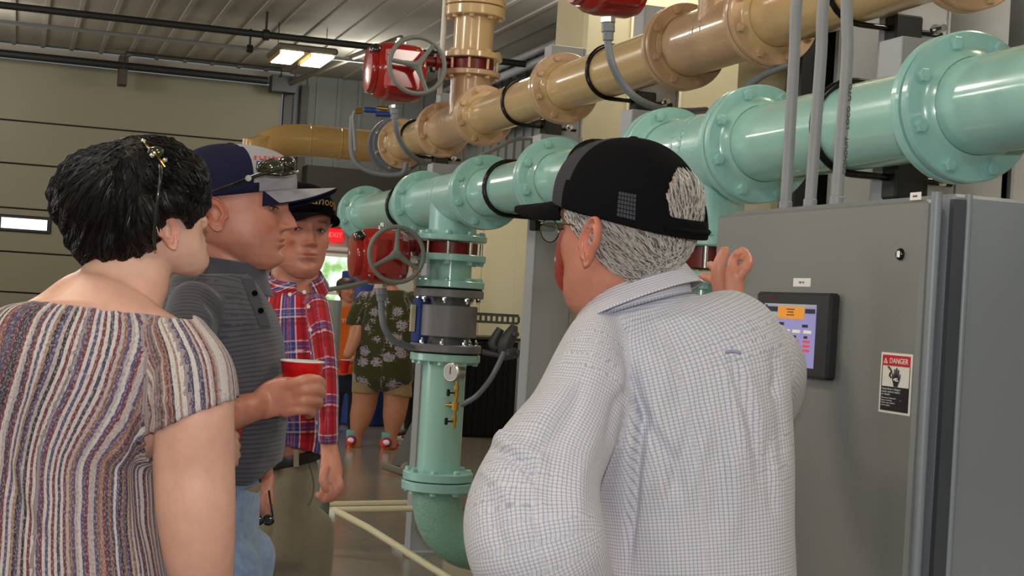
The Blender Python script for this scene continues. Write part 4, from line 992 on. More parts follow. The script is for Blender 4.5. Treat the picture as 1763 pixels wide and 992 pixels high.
checks('check_shirt', .0054, (206, 204, 208), (126, 134, 168), .24); checks('check_collar', .0056, (214, 212, 218), (104, 112, 146), .26)
g = NG('stripe_top', .85)
wob = g.math('MULTIPLY', g.math('SUBTRACT', g.noise(g.scaled(14, 9), 1, 2), .5), .010)
uu = g.math('ADD', g.u, wob); cell = g.math('FLOOR', g.math('DIVIDE', uu, .0041))
wn = g.nt.nodes.new('ShaderNodeTexWhiteNoise'); wn.noise_dimensions = '1D'; g.nt.links.new(cell, wn.inputs['W'])
cr = g.nt.nodes.new('ShaderNodeValToRGB'); cr.color_ramp.interpolation = 'CONSTANT'; el = cr.color_ramp.elements
cols = [(0, (206, 198, 196)), (.24, (118, 62, 74)), (.38, (74, 70, 92)), (.50, (180, 166, 166)), (.60, (142, 104, 90)), (.72, (92, 84, 118)), (.82, (160, 128, 116)), (.90, (58, 50, 62))]
el[0].position = 0; el[0].color = (*lin(cols[0][1]), 1); el[1].position = cols[1][0]; el[1].color = (*lin(cols[1][1]), 1)
for p_, c_ in cols[2:]: q_ = el.new(p_); q_.color = (*lin(c_), 1)
g.nt.links.new(wn.outputs['Value'], cr.inputs['Fac'])
sp = g.noise(g.scaled(520, 190), 1, 2); c = g.mix(g.math('MULTIPLY', g.math('GREATER_THAN', sp, .55), .35), cr.outputs['Color'], (206, 196, 196)); c = g.mix(g.math('MULTIPLY', g.math('LESS_THAN', sp, .42), .35), c, (96, 74, 84)); g.done(c, (300, .5))
g = NG('grey_polo', .75); nz = g.noise(g.scaled(60, 60), 1, 2)
c = g.mix(g.math('MULTIPLY', g.band(g.v, .0085, 0, .0028, .0007), .75), (84, 83, 92), (52, 51, 60)); g.done(g.mix(g.math('MULTIPLY', nz, .15), c, (62, 64, 70)))
g = NG('plain_polo', .75); g.done(g.mix(0.0, (78, 78, 88), (0, 0, 0)))
g = NG('plaid_shirt', .75)
c = g.mix(0.0, (178, 22, 36), (0, 0, 0))
def both(colr, per, cen, wd, k): 
    global c
    c = g.mix(g.math('MULTIPLY', g.band(g.u, per[0], cen, wd, .0008), k), c, colr); c = g.mix(g.math('MULTIPLY', g.band(g.v, per[1], cen, wd, .0008), k * .72), c, colr)
both((38, 62, 132), (.062, .085), 0, .017, .92); both((225, 215, 222), (.062, .085), .0115, .0035, .85); both((225, 215, 222), (.062, .085), -.0115, .003, .7)
both((26, 22, 40), (.062, .085), .0175, .0022, .85); both((150, 150, 190), (.062, .085), 0.002, .002, .6); both((110, 14, 30), (.062, .085), .031, .010, .6)
g.done(c)
g = NG('floral_shirt', .8)
vo = g.nt.nodes.new('ShaderNodeTexVoronoi'); vo.inputs['Scale'].default_value = 1; g.nt.links.new(g.scaled(9, 9, 1), vo.inputs['Vector'])
clus = g.noise(g.scaled(60, 60), 1, 4); near = g.math('LESS_THAN', g.math('ADD', vo.outputs['Distance'], g.math('MULTIPLY', g.math('SUBTRACT', clus, .5), .9)), .40)
cr = g.nt.nodes.new('ShaderNodeValToRGB'); cr.color_ramp.interpolation = 'CONSTANT'; el = cr.color_ramp.elements
el[0].position = 0; el[0].color = (*lin((60, 76, 30)), 1); el[1].position = .42; el[1].color = (*lin((120, 130, 170)), 1)
for p_, c_ in ((.50, (178, 190, 190)), (.545, (200, 90, 110)), (.60, (160, 170, 130))): q_ = el.new(p_); q_.color = (*lin(c_), 1)
g.nt.links.new(g.noise(g.scaled(95, 95), 1, 3), cr.inputs['Fac']); g.done(g.mix(near, (58, 60, 28), cr.outputs['Color']))
g = NG('khaki', .85); g.done(g.mix(g.noise(g.scaled(30, 30), 1, 3), (120, 110, 92), (138, 128, 108)))
g = NG('tan_shorts', .85); g.done(g.mix(g.noise(g.scaled(30, 30), 1, 3), (140, 118, 82), (160, 138, 100)))
g = NG('jeans', .85); g.done(g.mix(g.noise(g.scaled(60, 60), 1, 4), (96, 122, 165), (160, 182, 212)))
g = NG('dark_jeans', .85); g.done(g.mix(g.noise(g.scaled(60, 60), 1, 4), (22, 26, 40), (34, 40, 58)))
g = NG('orange_tee', .85); g.done(g.mix(g.noise(g.scaled(8, 8), 1, 2), (206, 92, 26), (224, 108, 34)))
g = NG('black_trousers', .85); g.done(g.mix(0.0, (24, 24, 28), (0, 0, 0)))
mat('belt', (26, 24, 24), .45); mat('cap_black', (15, 15, 18), .9, spec=.08, bump=(500, .8, .001)); mat('cap_grey', (66, 64, 70), .9, spec=.1, bump=(500, .5, .001)); mat('cap_navy', (32, 32, 56), .9, spec=.1, bump=(500, .8, .001))
mat('cap_lightgrey', (150, 148, 154), .8, bump=(500, .5, .001)); mat('cap_ink', (8, 8, 9), .9, spec=.05); mat('gold', (196, 162, 80), .6)
# ---- skin body from limbs + head
def body(name, T, H, limbs, skin, voxel, extra=(), smooth=2, ears=(1, -1), ear_s=1.0, lips=1.0, brows=(70, 50, 40), stubble=0.0, red=1.0, nose=1.0, post=None, temple=None, jaw=1.0, flare=.35):
    geos = [l.geo() for l in limbs] + [l.geo() for l in extra]
    if H: geos.append(H.geo(nose=nose, jaw=jaw))
    me = remesh(geos, voxel, smooth, .5, name)
    v = getv(me)
    if H:                                   # restore the face's own detail after the union
        l = H.l(v); front = (l[:, 1] > .03) & (l[:, 2] > .012) & (l[:, 2] < .16) & (np.abs(l[:, 0]) < .055) & (l[:, 1] < .14)
        sy = surf_y(l[:, 0], l[:, 2], nose); k = front & (np.abs(l[:, 1] - sy) < .012)
        fade = np.clip((.052 - np.abs(l[:, 0])) / .02, 0, 1) * np.clip((l[:, 2] - .012) / .01, 0, 1) * np.clip((.16 - l[:, 2]) / .012, 0, 1)
        l[k, 1] += ((sy - l[:, 1]) * fade * .85)[k]; v = np.where(k[:, None], H.w(l), v); setv(me, v)
    if H and ears:
        bm = bmesh.new(); bm.from_mesh(me)
        for s_ in ears:
            vs, fs = ear_geo(H, s_, ear_s, flare); q = [bm.verts.new(x) for x in vs]
            for f_ in fs:
                try: bm.faces.new([q[i] for i in f_])
                except ValueError: pass
        bmesh.ops.remove_doubles(bm, verts=bm.verts, dist=1e-5); bmesh.ops.recalc_face_normals(bm, faces=bm.faces); bm.to_mesh(me); bm.free()
    v = getv(me); tint = np.ones((len(v), 4))
    if H:
        l = H.l(v); x, y, z = l[:, 0], l[:, 1], l[:, 2]; ax = np.abs(x); G = lambda c_, q, r: np.exp(-((c_ - q) / r) ** 2)
        fr = np.clip((y - .04) / .02, 0, 1); inhead = (z > -.03) & (z < .24) & (np.abs(y) < .14) & (ax < .11)
        rd = (.30 * G(x, 0, .016) * G(z, .088, .014) + .28 * G(ax, .04, .02) * G(z, .085, .02)) * fr * red + .32 * red * ((ax > .0745) & (z > .06) & (z < .135) & (y < .02))
        lp = lips * np.exp(-(x / .023) ** 4) * (G(z, .0590, .0035) + G(z, .0485, .0042)) * fr; lp = np.clip(lp, 0, 1)
        ml = np.exp(-(x / .025) ** 4) * G(z, .0538, .0016) * fr
        br = np.exp(-((ax - .031) / .019) ** 4) * G(z, .1395 - .9 * np.maximum(0, ax - .04), .0038) * fr
        st = stubble * np.clip((.075 - z) / .02, 0, 1) * np.clip((z + .01) / .02, 0, 1) * np.clip((y - .0) / .03, 0, 1)
        for c_, (kr, kl, km, ks) in enumerate(((.06, .12, .55, .30), (.45, .42, .7, .28), (.5, .38, .7, .20))):
            t = (1 - kr * rd) * (1 - kl * lp) * (1 - km * ml) * (1 - ks * st)
            bc = lin(brows)[c_] * 2.2
            t = t * (1 - .75 * br) + bc * .75 * br
            if temple is not None:
                tm = temple(x, y, z); t = t * (1 - tm) + lin((150, 140, 132))[c_] * 1.6 * tm
            tint[:, c_] = np.where(inhead, t, 1)
    if post is not None: post(v, tint)
    a = me.attributes.new('tint', 'FLOAT_COLOR', 'POINT'); a.data.foreach_set('color', tint.ravel().astype(np.float32)); smoothshade(me)
    b = add_mesh('body', me, T, skin); return b
def eyes(T, H, sides=(1, -1), gaze=0.0, squint=.6, nose=1.0):
    for s_ in sides:
        x, z = s_ * .0315, .1185; y = float(surf_y(np.array(x), np.array(z), nose)) - .0068
        b = MB(); ax3 = [Vector(H.B[:, i]) for i in range(3)]
        c_ = H.W(x, y, z); b.sphere(c_, .0118, .0118, .0118 * squint, ax=ax3, n=24); e = part('eye', b, 'eye_white', T)
        b = MB(); ga = H.W(x + gaze * .0118, y + .0086, z) ; b.sphere(ga, .0052, .0042, .0056 * min(1, squint + .15), ax=ax3, n=16); part('iris', b, 'iris', e)
        b = MB(); pts = []
        for k in np.linspace(-1, 1, 9):
            xx = x + k * .0138; zz = z + .0062 * squint * 1.25 * (1 - k * k) - .0005; yy = float(surf_y(np.array(xx), np.array(zz), nose)) + .0016 + .002 * (1 - k * k); pts.append(H.W(xx, yy, zz))
        b.tube(pts, [.0006, .0013, .0016, .0013, .0006], 8, sub=2); part('upper_lid', b, 'lash', T)
        b = MB(); pts = []
        for k in np.linspace(-1, 1, 9):
            xx = x + k * .0132; zz = z - .0066 * squint * 1.1 * (1 - k * k) - .0008; yy = float(surf_y(np.array(xx), np.array(zz), nose)) + .0012 + .0016 * (1 - k * k); pts.append(H.W(xx, yy, zz))
        b.tube(pts, [.0004, .0008, .0008, .0004], 6, sub=2); part('lower_lid', b, mat('lid', (150, 90, 76), .5), T)
def strands(name, T, me_src, n, flow, length, r, m, mask=None, seed=3, steps=8, lift=.0015, jit=.35):
    """locks of hair lying along a surface; flow(point) gives the combing direction"""
    rs = np.random.RandomState(seed); bm = bmesh.new(); bm.from_mesh(me_src); bmesh.ops.triangulate(bm, faces=bm.faces[:]); tree = BVHTree.FromBMesh(bm)
    v = np.array([q.co[:] for q in bm.verts]); bm.free(); b = MB(); idx = rs.permutation(len(v)); made = 0
    for i in idx:
        p = Vector(v[i])
        if mask is not None and not mask(p): continue
        pts = []; q = p.copy(); L = length * (.6 + .8 * rs.rand()); jd = Vector(rs.normal(size=3) * jit); ok = True
        for k in range(steps):
            co, no, _, _ = tree.find_nearest(q)
            if co is None: ok = False; break
            d = flow(co) + jd; d = (d - no * d.dot(no))
            if d.length < 1e-6: ok = False; break
            d.normalize(); pts.append(co + no * (lift * (.4 + rs.rand() * .5) * (1.6 if k == steps - 1 else 1))); q = co + d * (L / steps)
        if not ok: continue
        b.tube(pts, [r * .6, r, r, r * .3], 3); made += 1
        if made >= n: break
    if b.v: return part(name, b, m, T)
# ---- caps, in head coordinates
def cap_rim(phi, zf=.158, zb=.112): return zf * (1 + math.cos(phi)) / 2 + zb * (1 - math.cos(phi)) / 2
def cap_pt(phi, t, zf, zb, top=.247, w=.0835, f=.104, b=-.108, boxy=2.6):
    """phi 0 = front; t 0 rim .. 1 button"""
    m_, h_ = (f + b) / 2, (f - b) / 2; e = 2 / 2.2; c, s = math.cos(phi), math.sin(phi)
    bx = boxy if c > 0 else 2.1; bx = 2.1 + (bx - 2.1) * max(0, c)
    a = math.sin(t * PI / 2); k = (1 - a ** bx) ** (1 / bx) if a < 1 else 0
    z0 = cap_rim(phi, zf, zb); x = w * math.copysign(abs(s) ** e, s) * k; y = m_ * (1 - t * .35) + h_ * math.copysign(abs(c) ** e, c) * k
    return x, y, z0 + (top - z0) * a
def cap(T, H, ms, zf=.158, zb=.112, top=.247, bill=.072, billcurve=.022, billdrop=.012, under=None, hole=False, strap='cap_black', boxy=2.6, label=None, billw=56, frontphi=48):
    np_, nt_ = 72, 16; mm = MB(); vs = []
    for j in range(nt_ + 1):
        for i in range(np_):
            phi = 2 * PI * i / np_ + 1e-6; vs.append(H.W(*cap_pt(phi, j / nt_, zf, zb, top, boxy=boxy)))
    inner = []
    for j in range(nt_ + 1):
        for i in range(np_):
            phi = 2 * PI * i / np_ + 1e-6; x, y, z = cap_pt(phi, j / nt_, zf, zb, top - .003, .081, .101, -.105, boxy); inner.append(H.W(x, y, z))
    fs = []; fi = []; mi = []
    def inhole(i, j):
        if not hole: return False
        a = abs(((i + .5) / np_ * 360) - 180); t = (j + .5) / nt_; return a < 25 and .12 < t < .12 + .36 * math.sqrt(max(0, 1 - (a / 27) ** 2))
    seg = lambda i: (i + .5) / np_ * 360
    for j in range(nt_):
        for i in range(np_):
            if inhole(i, j): continue
            q = (j * np_ + i, j * np_ + (i + 1) % np_, (j + 1) * np_ + (i + 1) % np_, (j + 1) * np_ + i); a = seg(i); a = min(a, 360 - a)
            fs.append(q); mi.append(0 if a < frontphi + 8 * (j / nt_) else 1)
    me = bpy.data.meshes.new('crown'); me.from_pydata([tuple(p) for p in vs], [], fs)
    off = wl(T); me.transform(Matrix.Translation(-off)); me.materials.append(MATS[ms[0]]); me.materials.append(MATS[ms[1]]); me.polygons.foreach_set('material_index', mi); smoothshade(me)
    o = link('cap', me, T, None, None, label); md = o.modifiers.new('s', 'SOLIDIFY'); md.thickness = .0025; md.offset = -1
    md2 = o.modifiers.new('b', 'SUBSURF'); md2.levels = 1; md2.render_levels = 1
    # seams
    for a in (0, 60, 120, 180, 240, 300):
        if a == 0 and ms[0] != ms[1]: continue
        phi = math.radians(a); t0_ = .55 if (hole and a == 180) else .02
        b = MB(); b.tube([H.W(*[q for q in cap_pt(phi, t, zf, zb, top + .0006, .0842, .1047, -.1087, boxy)]) for t in np.linspace(t0_, .99, 16)], .0011, 6); part('seam', b, ms[1], o)
    x, y, z = cap_pt(0, 1, zf, zb, top); b = MB(); b.sphere(H.W(x, y, top + .001), .009, .009, .004, n=14); part('button', b, ms[1], o)
    # bill: curved plate with a rounded front
    vs = []; ns, nl = 32, 10; A = math.radians(billw)
    for j in range(nl + 1):
        for i in range(ns + 1):
            s = -1 + 2 * i / ns; phi = s * A; x0, y0, z0 = cap_pt(phi, 0, zf, zb, top, .082, .1025, -.105, boxy); t = j / nl
            ext = bill * (1 - abs(s) ** 2.6) ** .5; x = x0 * (1 - .08 * t * abs(s)); y = y0 + ext * t
            z = z0 - billdrop * t * (ext / bill) - billcurve * ((x / .08) ** 2) * min(1, t * 1.2) + .002
            vs.append(H.W(x, y, z))
    fs = [(j * (ns + 1) + i, j * (ns + 1) + i + 1, (j + 1) * (ns + 1) + i + 1, (j + 1) * (ns + 1) + i) for j in range(nl) for i in range(ns)]
    up = []; th = Vector(H.B[:, 2]) * .0032
    n = len(vs); allv = vs + [p - th for p in vs]; f2 = [tuple(reversed([k + n for k in q])) for q in fs]
    rim = [i for i in range(ns + 1)] + [j * (ns + 1) + ns for j in range(1, nl + 1)] + [nl * (ns + 1) + i for i in range(ns - 1, -1, -1)] + [j * (ns + 1) for j in range(nl - 1, 0, -1)]
    sd = [(rim[k], rim[(k + 1) % len(rim)], rim[(k + 1) % len(rim)] + n, rim[k] + n) for k in range(len(rim))]
    b = MB(); b.add(allv, fs, True, 0); b.add([], []); 
    b.f += [tuple(q) for q in f2 + sd]; b.sm += [True] * len(f2) + [False] * len(sd); b.mi += [1] * (len(f2) + len(sd))
    part('brim', b, [ms[2], under or ms[2]], o)
    if hole:
        b = MB(); pts = [H.W(*cap_pt(math.radians(q), .05, zf, zb, top, .0845, .105, -.109, boxy)) for q in np.linspace(150, 210, 13)]
        for k in range(len(pts) - 1): b.tube([pts[k], pts[k + 1]], .005, 6)
        part('strap', b, strap, o)
    return o
def shoes(T, spots, m, yaw, sc=1.0, sole='white'):
    """spots: floor positions of the ankles"""
    y = math.radians(yaw); fd = rt0 * math.sin(y) + HF * math.cos(y); rd = fd.cross(Z)
    for p in spots:
        p = Vector((p.x, p.y, 0)); l = Limb([(p - fd * .07 * sc + Z * .055, .036, .05), (p + fd * .02 * sc + Z * .055, .042, .052), (p + fd * .10 * sc + Z * .04, .046, .036), (p + fd * .17 * sc + Z * .03, .040, .026), (p + fd * .19 * sc + Z * .028, .03, .022)], world=True, ref=rd, n=20)
        geos = [l.geo(), Limb([(p + Z * .05, .038), (p + Z * .11, .040)], world=True, n=18, ref=rd).geo()]
        me = remesh(geos, .008, 2); v = getv(me); v[:, 2] = np.maximum(v[:, 2], .018); setv(me, v); smoothshade(me); o = add_mesh('shoe', me, T, m)
        b = MB(); ring = []
        for k in range(28):
            q = 2 * PI * k / 28; a = math.cos(q); w_ = .047 if a > 0 else .040; ring.append(p + fd * (.055 + .145 * a) * sc + rd * (w_ * math.sin(q)))
        b.add([q + Z * .001 for q in ring] + [q + Z * .024 for q in ring], [(k, (k + 1) % 28, 28 + (k + 1) % 28, 28 + k) for k in range(28)] + [tuple(range(27, -1, -1)), tuple(range(28, 56))], False); part('sole', b, sole, o)
# ================================================================== people: who stands where
def foot(px, d): p = P(px, 600, d); return Vector((p.x, p.y, 0))
def lower(T, name, m, px, d, hw, ytop, mb_=.11, leg=.085, spread=None, knee_m=None, shoe_m='black', yaw=0, shoe=True):
    """hips and two legs down to the floor, seat at pixel row ytop"""
    top = P(px, ytop, d); spread = spread or hw / F * d * .48; y = math.radians(yaw); rd = rt0 * math.cos(y) - HF * math.sin(y)
    zt = top.z; hz = zt - .13; L = [Limb([(top, hw / F * d, mb_), (top - Z * .1, hw / F * d * 1.02, mb_ * 1.05), (top - Z * .20, hw / F * d * .95, mb_)], world=True, ref=rt0, ex=2.3)]
    ank = []
    for s in (-1, 1):
        a = Vector((top.x, top.y, 0)) + rd * (s * spread)
        L.append(Limb([(a + Z * (hz - .02), leg * 1.12, leg * 1.15), (a + Z * (hz * .75), leg), (a + Z * (hz * .5), leg * .82), (a + Z * (hz * .25), leg * .78), (a + Z * .06, leg * .7)], world=True, ref=rt0))
        ank.append(a)
    me = cloth(L, .009, wr=.003, wsc=20, smooth=3, seed=5); me = finish(me, L); add_mesh(name, me, T, m)
    if shoe: shoes(T, ank, shoe_m, yaw)
    return L, ank
def fingers(lst, d0):
    """each finger: pixel path with depth offsets and radii in px"""
    return [Limb([(x, y, d0 + dd, r) for x, y, dd, r in f_], sub=4, n=14) for f_ in lst]
def band(name, T, limb, m, z0i, grow, h0, h1, thick=.004, pcu=True): pass
def ringstrip(rows, m, T, name, thick=.003, closed=True, seg=48, ang=(0, 2 * PI)):
    """a band of cloth through elliptical rows (px,py,d,a_px,b_m,tilt vector down to the front)"""
    vs = []; uv = []; v_ = 0; last = None
    for (px, py, d, a, b, sl, sd) in rows:
        c = P(px, py, d); A = a / F * d
        if last: v_ += (c - last).length + .002
        last = c
        for k in range(seg + (0 if closed else 1)):
            q = ang[0] + (ang[1] - ang[0]) * k / seg; x, y = math.cos(q), math.sin(q)
            vs.append(c + rt0 * (A * x) + HF * (b * y) + Z * (-sl * x * A - sd * y * b)); uv.append((q * (A + b) / 2, v_, 0))
    n = seg if closed else seg + 1; fs = [(i * n + k, i * n + (k + 1) % n, (i + 1) * n + (k + 1) % n, (i + 1) * n + k) for i in range(len(rows) - 1) for k in range(seg)]
    off = wl(T); me = bpy.data.meshes.new(name); me.from_pydata([tuple(p - off) for p in vs], [], fs); a_ = me.attributes.new('pc', 'FLOAT_VECTOR', 'POINT'); a_.data.foreach_set('vector', np.array(uv, np.float32).ravel())
    smoothshade(me); me.materials.append(MATS[m]); o = link(name, me, T); md = o.modifiers.new('s', 'SOLIDIFY'); md.thickness = thick; md.offset = 0
    md2 = o.modifiers.new('b', 'SUBSURF'); md2.levels = 1; md2.render_levels = 1; return o
# ------------------------------------------------------------------ man in the black cap and check shirt
T = thing('person', 'person in black cap and white checked shirt, hand raised beside the grey cabinet', 'person', foot(1190, 2.4))
H = Head(1080, 402, 2.36, -46, kx=1.10, sc=1.10)
trunk = Limb([(1112, 505, 2.40, 60, .07), (1116, 535, 2.40, 112, .09), (1130, 573, 2.40, 174, .115), (1150, 630, 2.40, 206, .13), (1168, 710, 2.40, 196, .135), (1186, 800, 2.40, 180, .135), (1195, 900, 2.40, 170, .13), (1200, 1000, 2.40, 168, .13), (1200, 1090, 2.40, 172, .13)], ex=2.35, n=40)
armL = Limb([(1030, 600, 2.36, 58, .07), (1014, 650, 2.31, 71, .08), (984, 728, 2.27, 85, .085), (940, 803, 2.22, 101, .085), (920, 888, 2.17, 120, .085), (930, 960, 2.15, 120, .08), (975, 1040, 2.22, 95, .06)], n=32)
armR = Limb([(1262, 606, 2.42, 54, .07), (1316, 622, 2.47, 60, .07), (1340, 655, 2.54, 50, .058), (1328, 690, 2.62, 42, .05), (1300, 640, 2.68, 38, .04), (1275, 565, 2.72, 33), (1262, 535, 2.73, 29)], n=26)
neck = Limb([(1085, 425, 2.37, 62, .062), (1092, 470, 2.385, 66, .066), (1096, 520, 2.4, 72, .07), (1100, 560, 2.4, 84, .07)])
hand = [Limb([(1262, 540, 2.73, 20, .019), (1259, 512, 2.73, 24, .017), (1254, 488, 2.73, 27, .015), (1252, 470, 2.73, 24, .013)], n=18)] + fingers([
    [(1238, 505, -.01, 11), (1236, 480, -.02, 12), (1238, 458, -.025, 12), (1246, 437, -.02, 10.5), (1248, 430, -.018, 8.5)],
    [(1258, 478, .0, 10.5), (1262, 462, .01, 10), (1262, 450, .02, 9), (1269, 439, .015, 8.5), (1270, 435, .01, 7.5)],
    [(1268, 486, .0, 10.5), (1276, 469, -.005, 10.5), (1287, 456, .0, 10), (1287, 444, .02, 9), (1280, 434, .025, 8.5), (1277, 431, .028, 7)],
    [(1242, 478, .01, 9), (1234, 464, .03, 8.5), (1225, 457, .04, 8), (1221, 456, .045, 6.5)],
    [(1242, 492, .015, 9), (1226, 481, .03, 8), (1212, 476, .04, 7.5), (1207, 475, .045, 6)]], 2.73)
legs_ = [Limb([(foot(1190 + s * 90, 2.4) + Z * .95, .06), (foot(1190 + s * 90, 2.4) + Z * .5, .05), (foot(1190 + s * 90, 2.4) + Z * .1, .045)], world=True) for s in (-1, 1)]
tin = Limb([(q[0], q[1], 2.40, q[3] * .88, q[4] * .86) for q in [(1120, 600, 0, 130, .09), (1150, 650, 0, 180, .12), (1168, 720, 0, 182, .135), (1190, 850, 0, 160, .13), (1200, 1000, 0, 158, .13), (1200, 1120, 0, 158, .12)]], ex=2.3)
armRi = Limb([(1318, 610, 2.47, 50, .05), (1335, 655, 2.54, 40, .045), (1328, 685, 2.62, 34, .04), (1300, 640, 2.68, 30, .034), (1275, 565, 2.72, 26), (1262, 530, 2.73, 21)])
armLi = Limb([(1044, 612, 2.37, 44, .05), (1005, 728, 2.28, 54, .055), (965, 820, 2.22, 58, .055), (965, 930, 2.2, 54, .05), (1000, 1030, 2.24, 40, .04), (1020, 1090, 2.30, 30, .03), (1035, 1130, 2.34, 34, .018), (1045, 1165, 2.36, 28, .015)])
body('body', T, H, [neck, tin, armRi, armLi] + legs_ + hand, 'skin_ruddy', .0036, ears=(-1,), ear_s=1.08, stubble=.15, red=1.0, temple=lambda x, y, z: np.clip((.005 - y) / .01, 0, 1) * np.clip((z - .045) / .02, 0, 1) * .0, flare=.5)
L = [trunk, armL, armR]; me = cloth(L, .0062, wr=.0016, wsc=26, smooth=6)
fold = []
fold += [([(1078, 600), (1090, 660), (1108, 720), (1098, 790), (1085, 905), (1080, 995)], 9, -.016), ([(1060, 610), (1075, 680), (1085, 740), (1068, 830)], 12, .007), ([(1120, 700), (1112, 780), (1104, 860)], 12, .006),   # armhole
         ([(1255, 612), (1270, 660), (1290, 720), (1305, 790), (1312, 900)], 8, -.007), ([(1240, 612), (1258, 665), (1276, 730), (1290, 800)], 8, .006), ([(1275, 615), (1300, 680), (1318, 740)], 9, .005),         # box pleat
         ([(1140, 640), (1125, 760), (1150, 900)], 14, .005), ([(1210, 660), (1185, 760), (1150, 860), (1135, 930)], 12, -.006), ([(1225, 680), (1205, 790), (1170, 890)], 12, .005), ([(1330, 640), (1345, 720), (1350, 820)], 9, -.006),
         ([(1330, 600), (1340, 640), (1336, 690)], 7, -.008), ([(1350, 590), (1368, 630), (1360, 680)], 9, .004),
         ([(830, 770), (870, 780), (905, 800), (930, 840)], 9, -.010), ([(820, 800), (860, 830), (890, 880)], 10, .006), ([(850, 760), (900, 770), (950, 800)], 10, .006), ([(1000, 700), (950, 790), (945, 900)], 16, -.005), ([(1030, 720), (1000, 820), (990, 920)], 14, .005),
         ([(1015, 575), (985, 620), (960, 680)], 12, -.004), ([(1100, 560), (1180, 545), (1260, 570)], 10, .003), ([(1060, 600), (1150, 607), (1300, 606)], 5, -.0018)]
fold += [([(1150, 560), (1170, 600), (1176, 660), (1170, 740)], 13, -.005), ([(1130, 560), (1142, 620), (1146, 700)], 12, .005), ([(1090, 640), (1060, 700), (1045, 780)], 9, -.007), ([(1098, 680), (1120, 740), (1160, 800), (1180, 870)], 9, -.006), ([(1108, 672), (1138, 730), (1180, 790)], 9, .005),
         ([(1230, 750), (1240, 830), (1225, 930)], 13, -.006), ([(1262, 760), (1268, 850), (1262, 940)], 12, .005), ([(1330, 730), (1322, 820), (1335, 900)], 10, -.006), ([(985, 640), (950, 700), (905, 750)], 12, .005), ([(1010, 640), (985, 705), (945, 760), (900, 790)], 9, -.006), ([(880, 740), (850, 760), (828, 775)], 9, .010), ([(905, 850), (925, 900), (930, 960)], 12, -.006), ([(840, 840), (850, 900), (870, 960)], 12, -.005)]
strokes(me, fold)
me = finish(me, L, cut=lambda v, px, py, b: (py < 492) & (px > 1030) & (px < 1150))
add_mesh('shirt', me, T, 'check_shirt')
ringstrip([(1098, 474, 2.395, 74, .076, -.34, .1), (1098, 494, 2.40, 82, .084, -.34, .1), (1098, 535, 2.40, 92, .095, -.34, .1)], 'check_collar', T, 'collar_stand')
ringstrip([(1098, 472, 2.395, 77, .079, -.34, .1), (1096, 496, 2.40, 90, .095, -.38, .12), (1096, 530, 2.40, 112, .115, -.42, .15)], 'check_collar', T, 'collar')
# yoke seam, locker loop
b = MB(); b.tube([P(1248, 606, 2.262), P(1262, 604, 2.260), P(1276, 607, 2.262)], .0022, 8, sub=3); part('locker_loop', b, mat('loop', (150, 155, 185), .8), T)
# short grey hair under the cap
def hair_shell(T, H, keep, grow, m, name='hair', nz=70, nf=80, rough=.0012):
    v, f_ = head_pts(nz, nf, grow, features=False); ok = keep(v[:, 0], v[:, 1], v[:, 2]); fs = [q for q in f_[:-2] if all(ok[i] for i in q)]
    me = bpy.data.meshes.new(name); w_ = H.w(v); me.from_pydata([tuple(p) for p in w_], [], fs)
    bm = bmesh.new(); bm.from_mesh(me); bmesh.ops.delete(bm, geom=[x for x in bm.verts if not x.link_faces], context='VERTS'); bmesh.ops.recalc_face_normals(bm, faces=bm.faces); bm.to_mesh(me); bm.free()
    src = me.copy(); smoothshade(me); o = add_mesh(name, me, T, m); md = o.modifiers.new('s', 'SOLIDIFY'); md.thickness = .004; md.offset = 1 if False else -1; return o, src
hz = lambda y: np.interp(y, [-.10, -.05, -.01, .012, .03, .05], [.020, .032, .075, .095, .115, .135])
o, src = hair_shell(T, H, lambda x, y, z: (z > hz(y)) & (y < .052) & ((z < .141 + .30 * y) | ((np.abs(x) < .046) & (y < -.03) & (z < .125 + .085 * np.sqrt(np.clip(1 - (x / .047) ** 2, 0, 1))))), .0042, 'hair_grey')
fl = Vector(H.B[:, 1]) * -1 - Vector(H.B[:, 2]) * 1.1
strands('hair_locks', T, src, 1500, lambda p: fl, .030, .0009, 'hair_grey_strand', seed=4, steps=4, lift=.0035, jit=.3)
strands('hair_locks', T, src, 700, lambda p: fl, .030, .0010, 'hair_dark_strand', seed=9, steps=4, lift=.003, jit=.3)
cap(T, H, ('cap_grey', 'cap_black', 'cap_black'), zf=.160, zb=.108, hole=True, bill=.082, billcurve=.03, billdrop=.006, label='black mesh-backed cap with a dark grey front', frontphi=66, top=.250)
b = MB()                                              # pale patch where the lining shows through the mesh
vs = []; k_ = 6
for j in range(k_ + 1):
    for i in range(k_ + 1):
        phi = math.radians(-(113 + 14 * i / k_)); t = .05 + .18 * j / k_; x, y, z = cap_pt(phi, t, .160, .108, .250, .0868, .1075, -.1120); vs.append(H.W(x, y, z))
for j in range(k_):
    for i in range(k_):
        q = [vs[j * (k_ + 1) + i], vs[j * (k_ + 1) + i + 1], vs[(j + 1) * (k_ + 1) + i + 1], vs[(j + 1) * (k_ + 1) + i]]; c_ = sum(q, Vector((0, 0, 0))) / 4
        b.add([c_ + (p - c_) * .82 for p in q], [(0, 1, 2, 3)])
part('mesh_patch', b, mat('meshpatch', (64, 64, 70), .8, spec=.1), T)
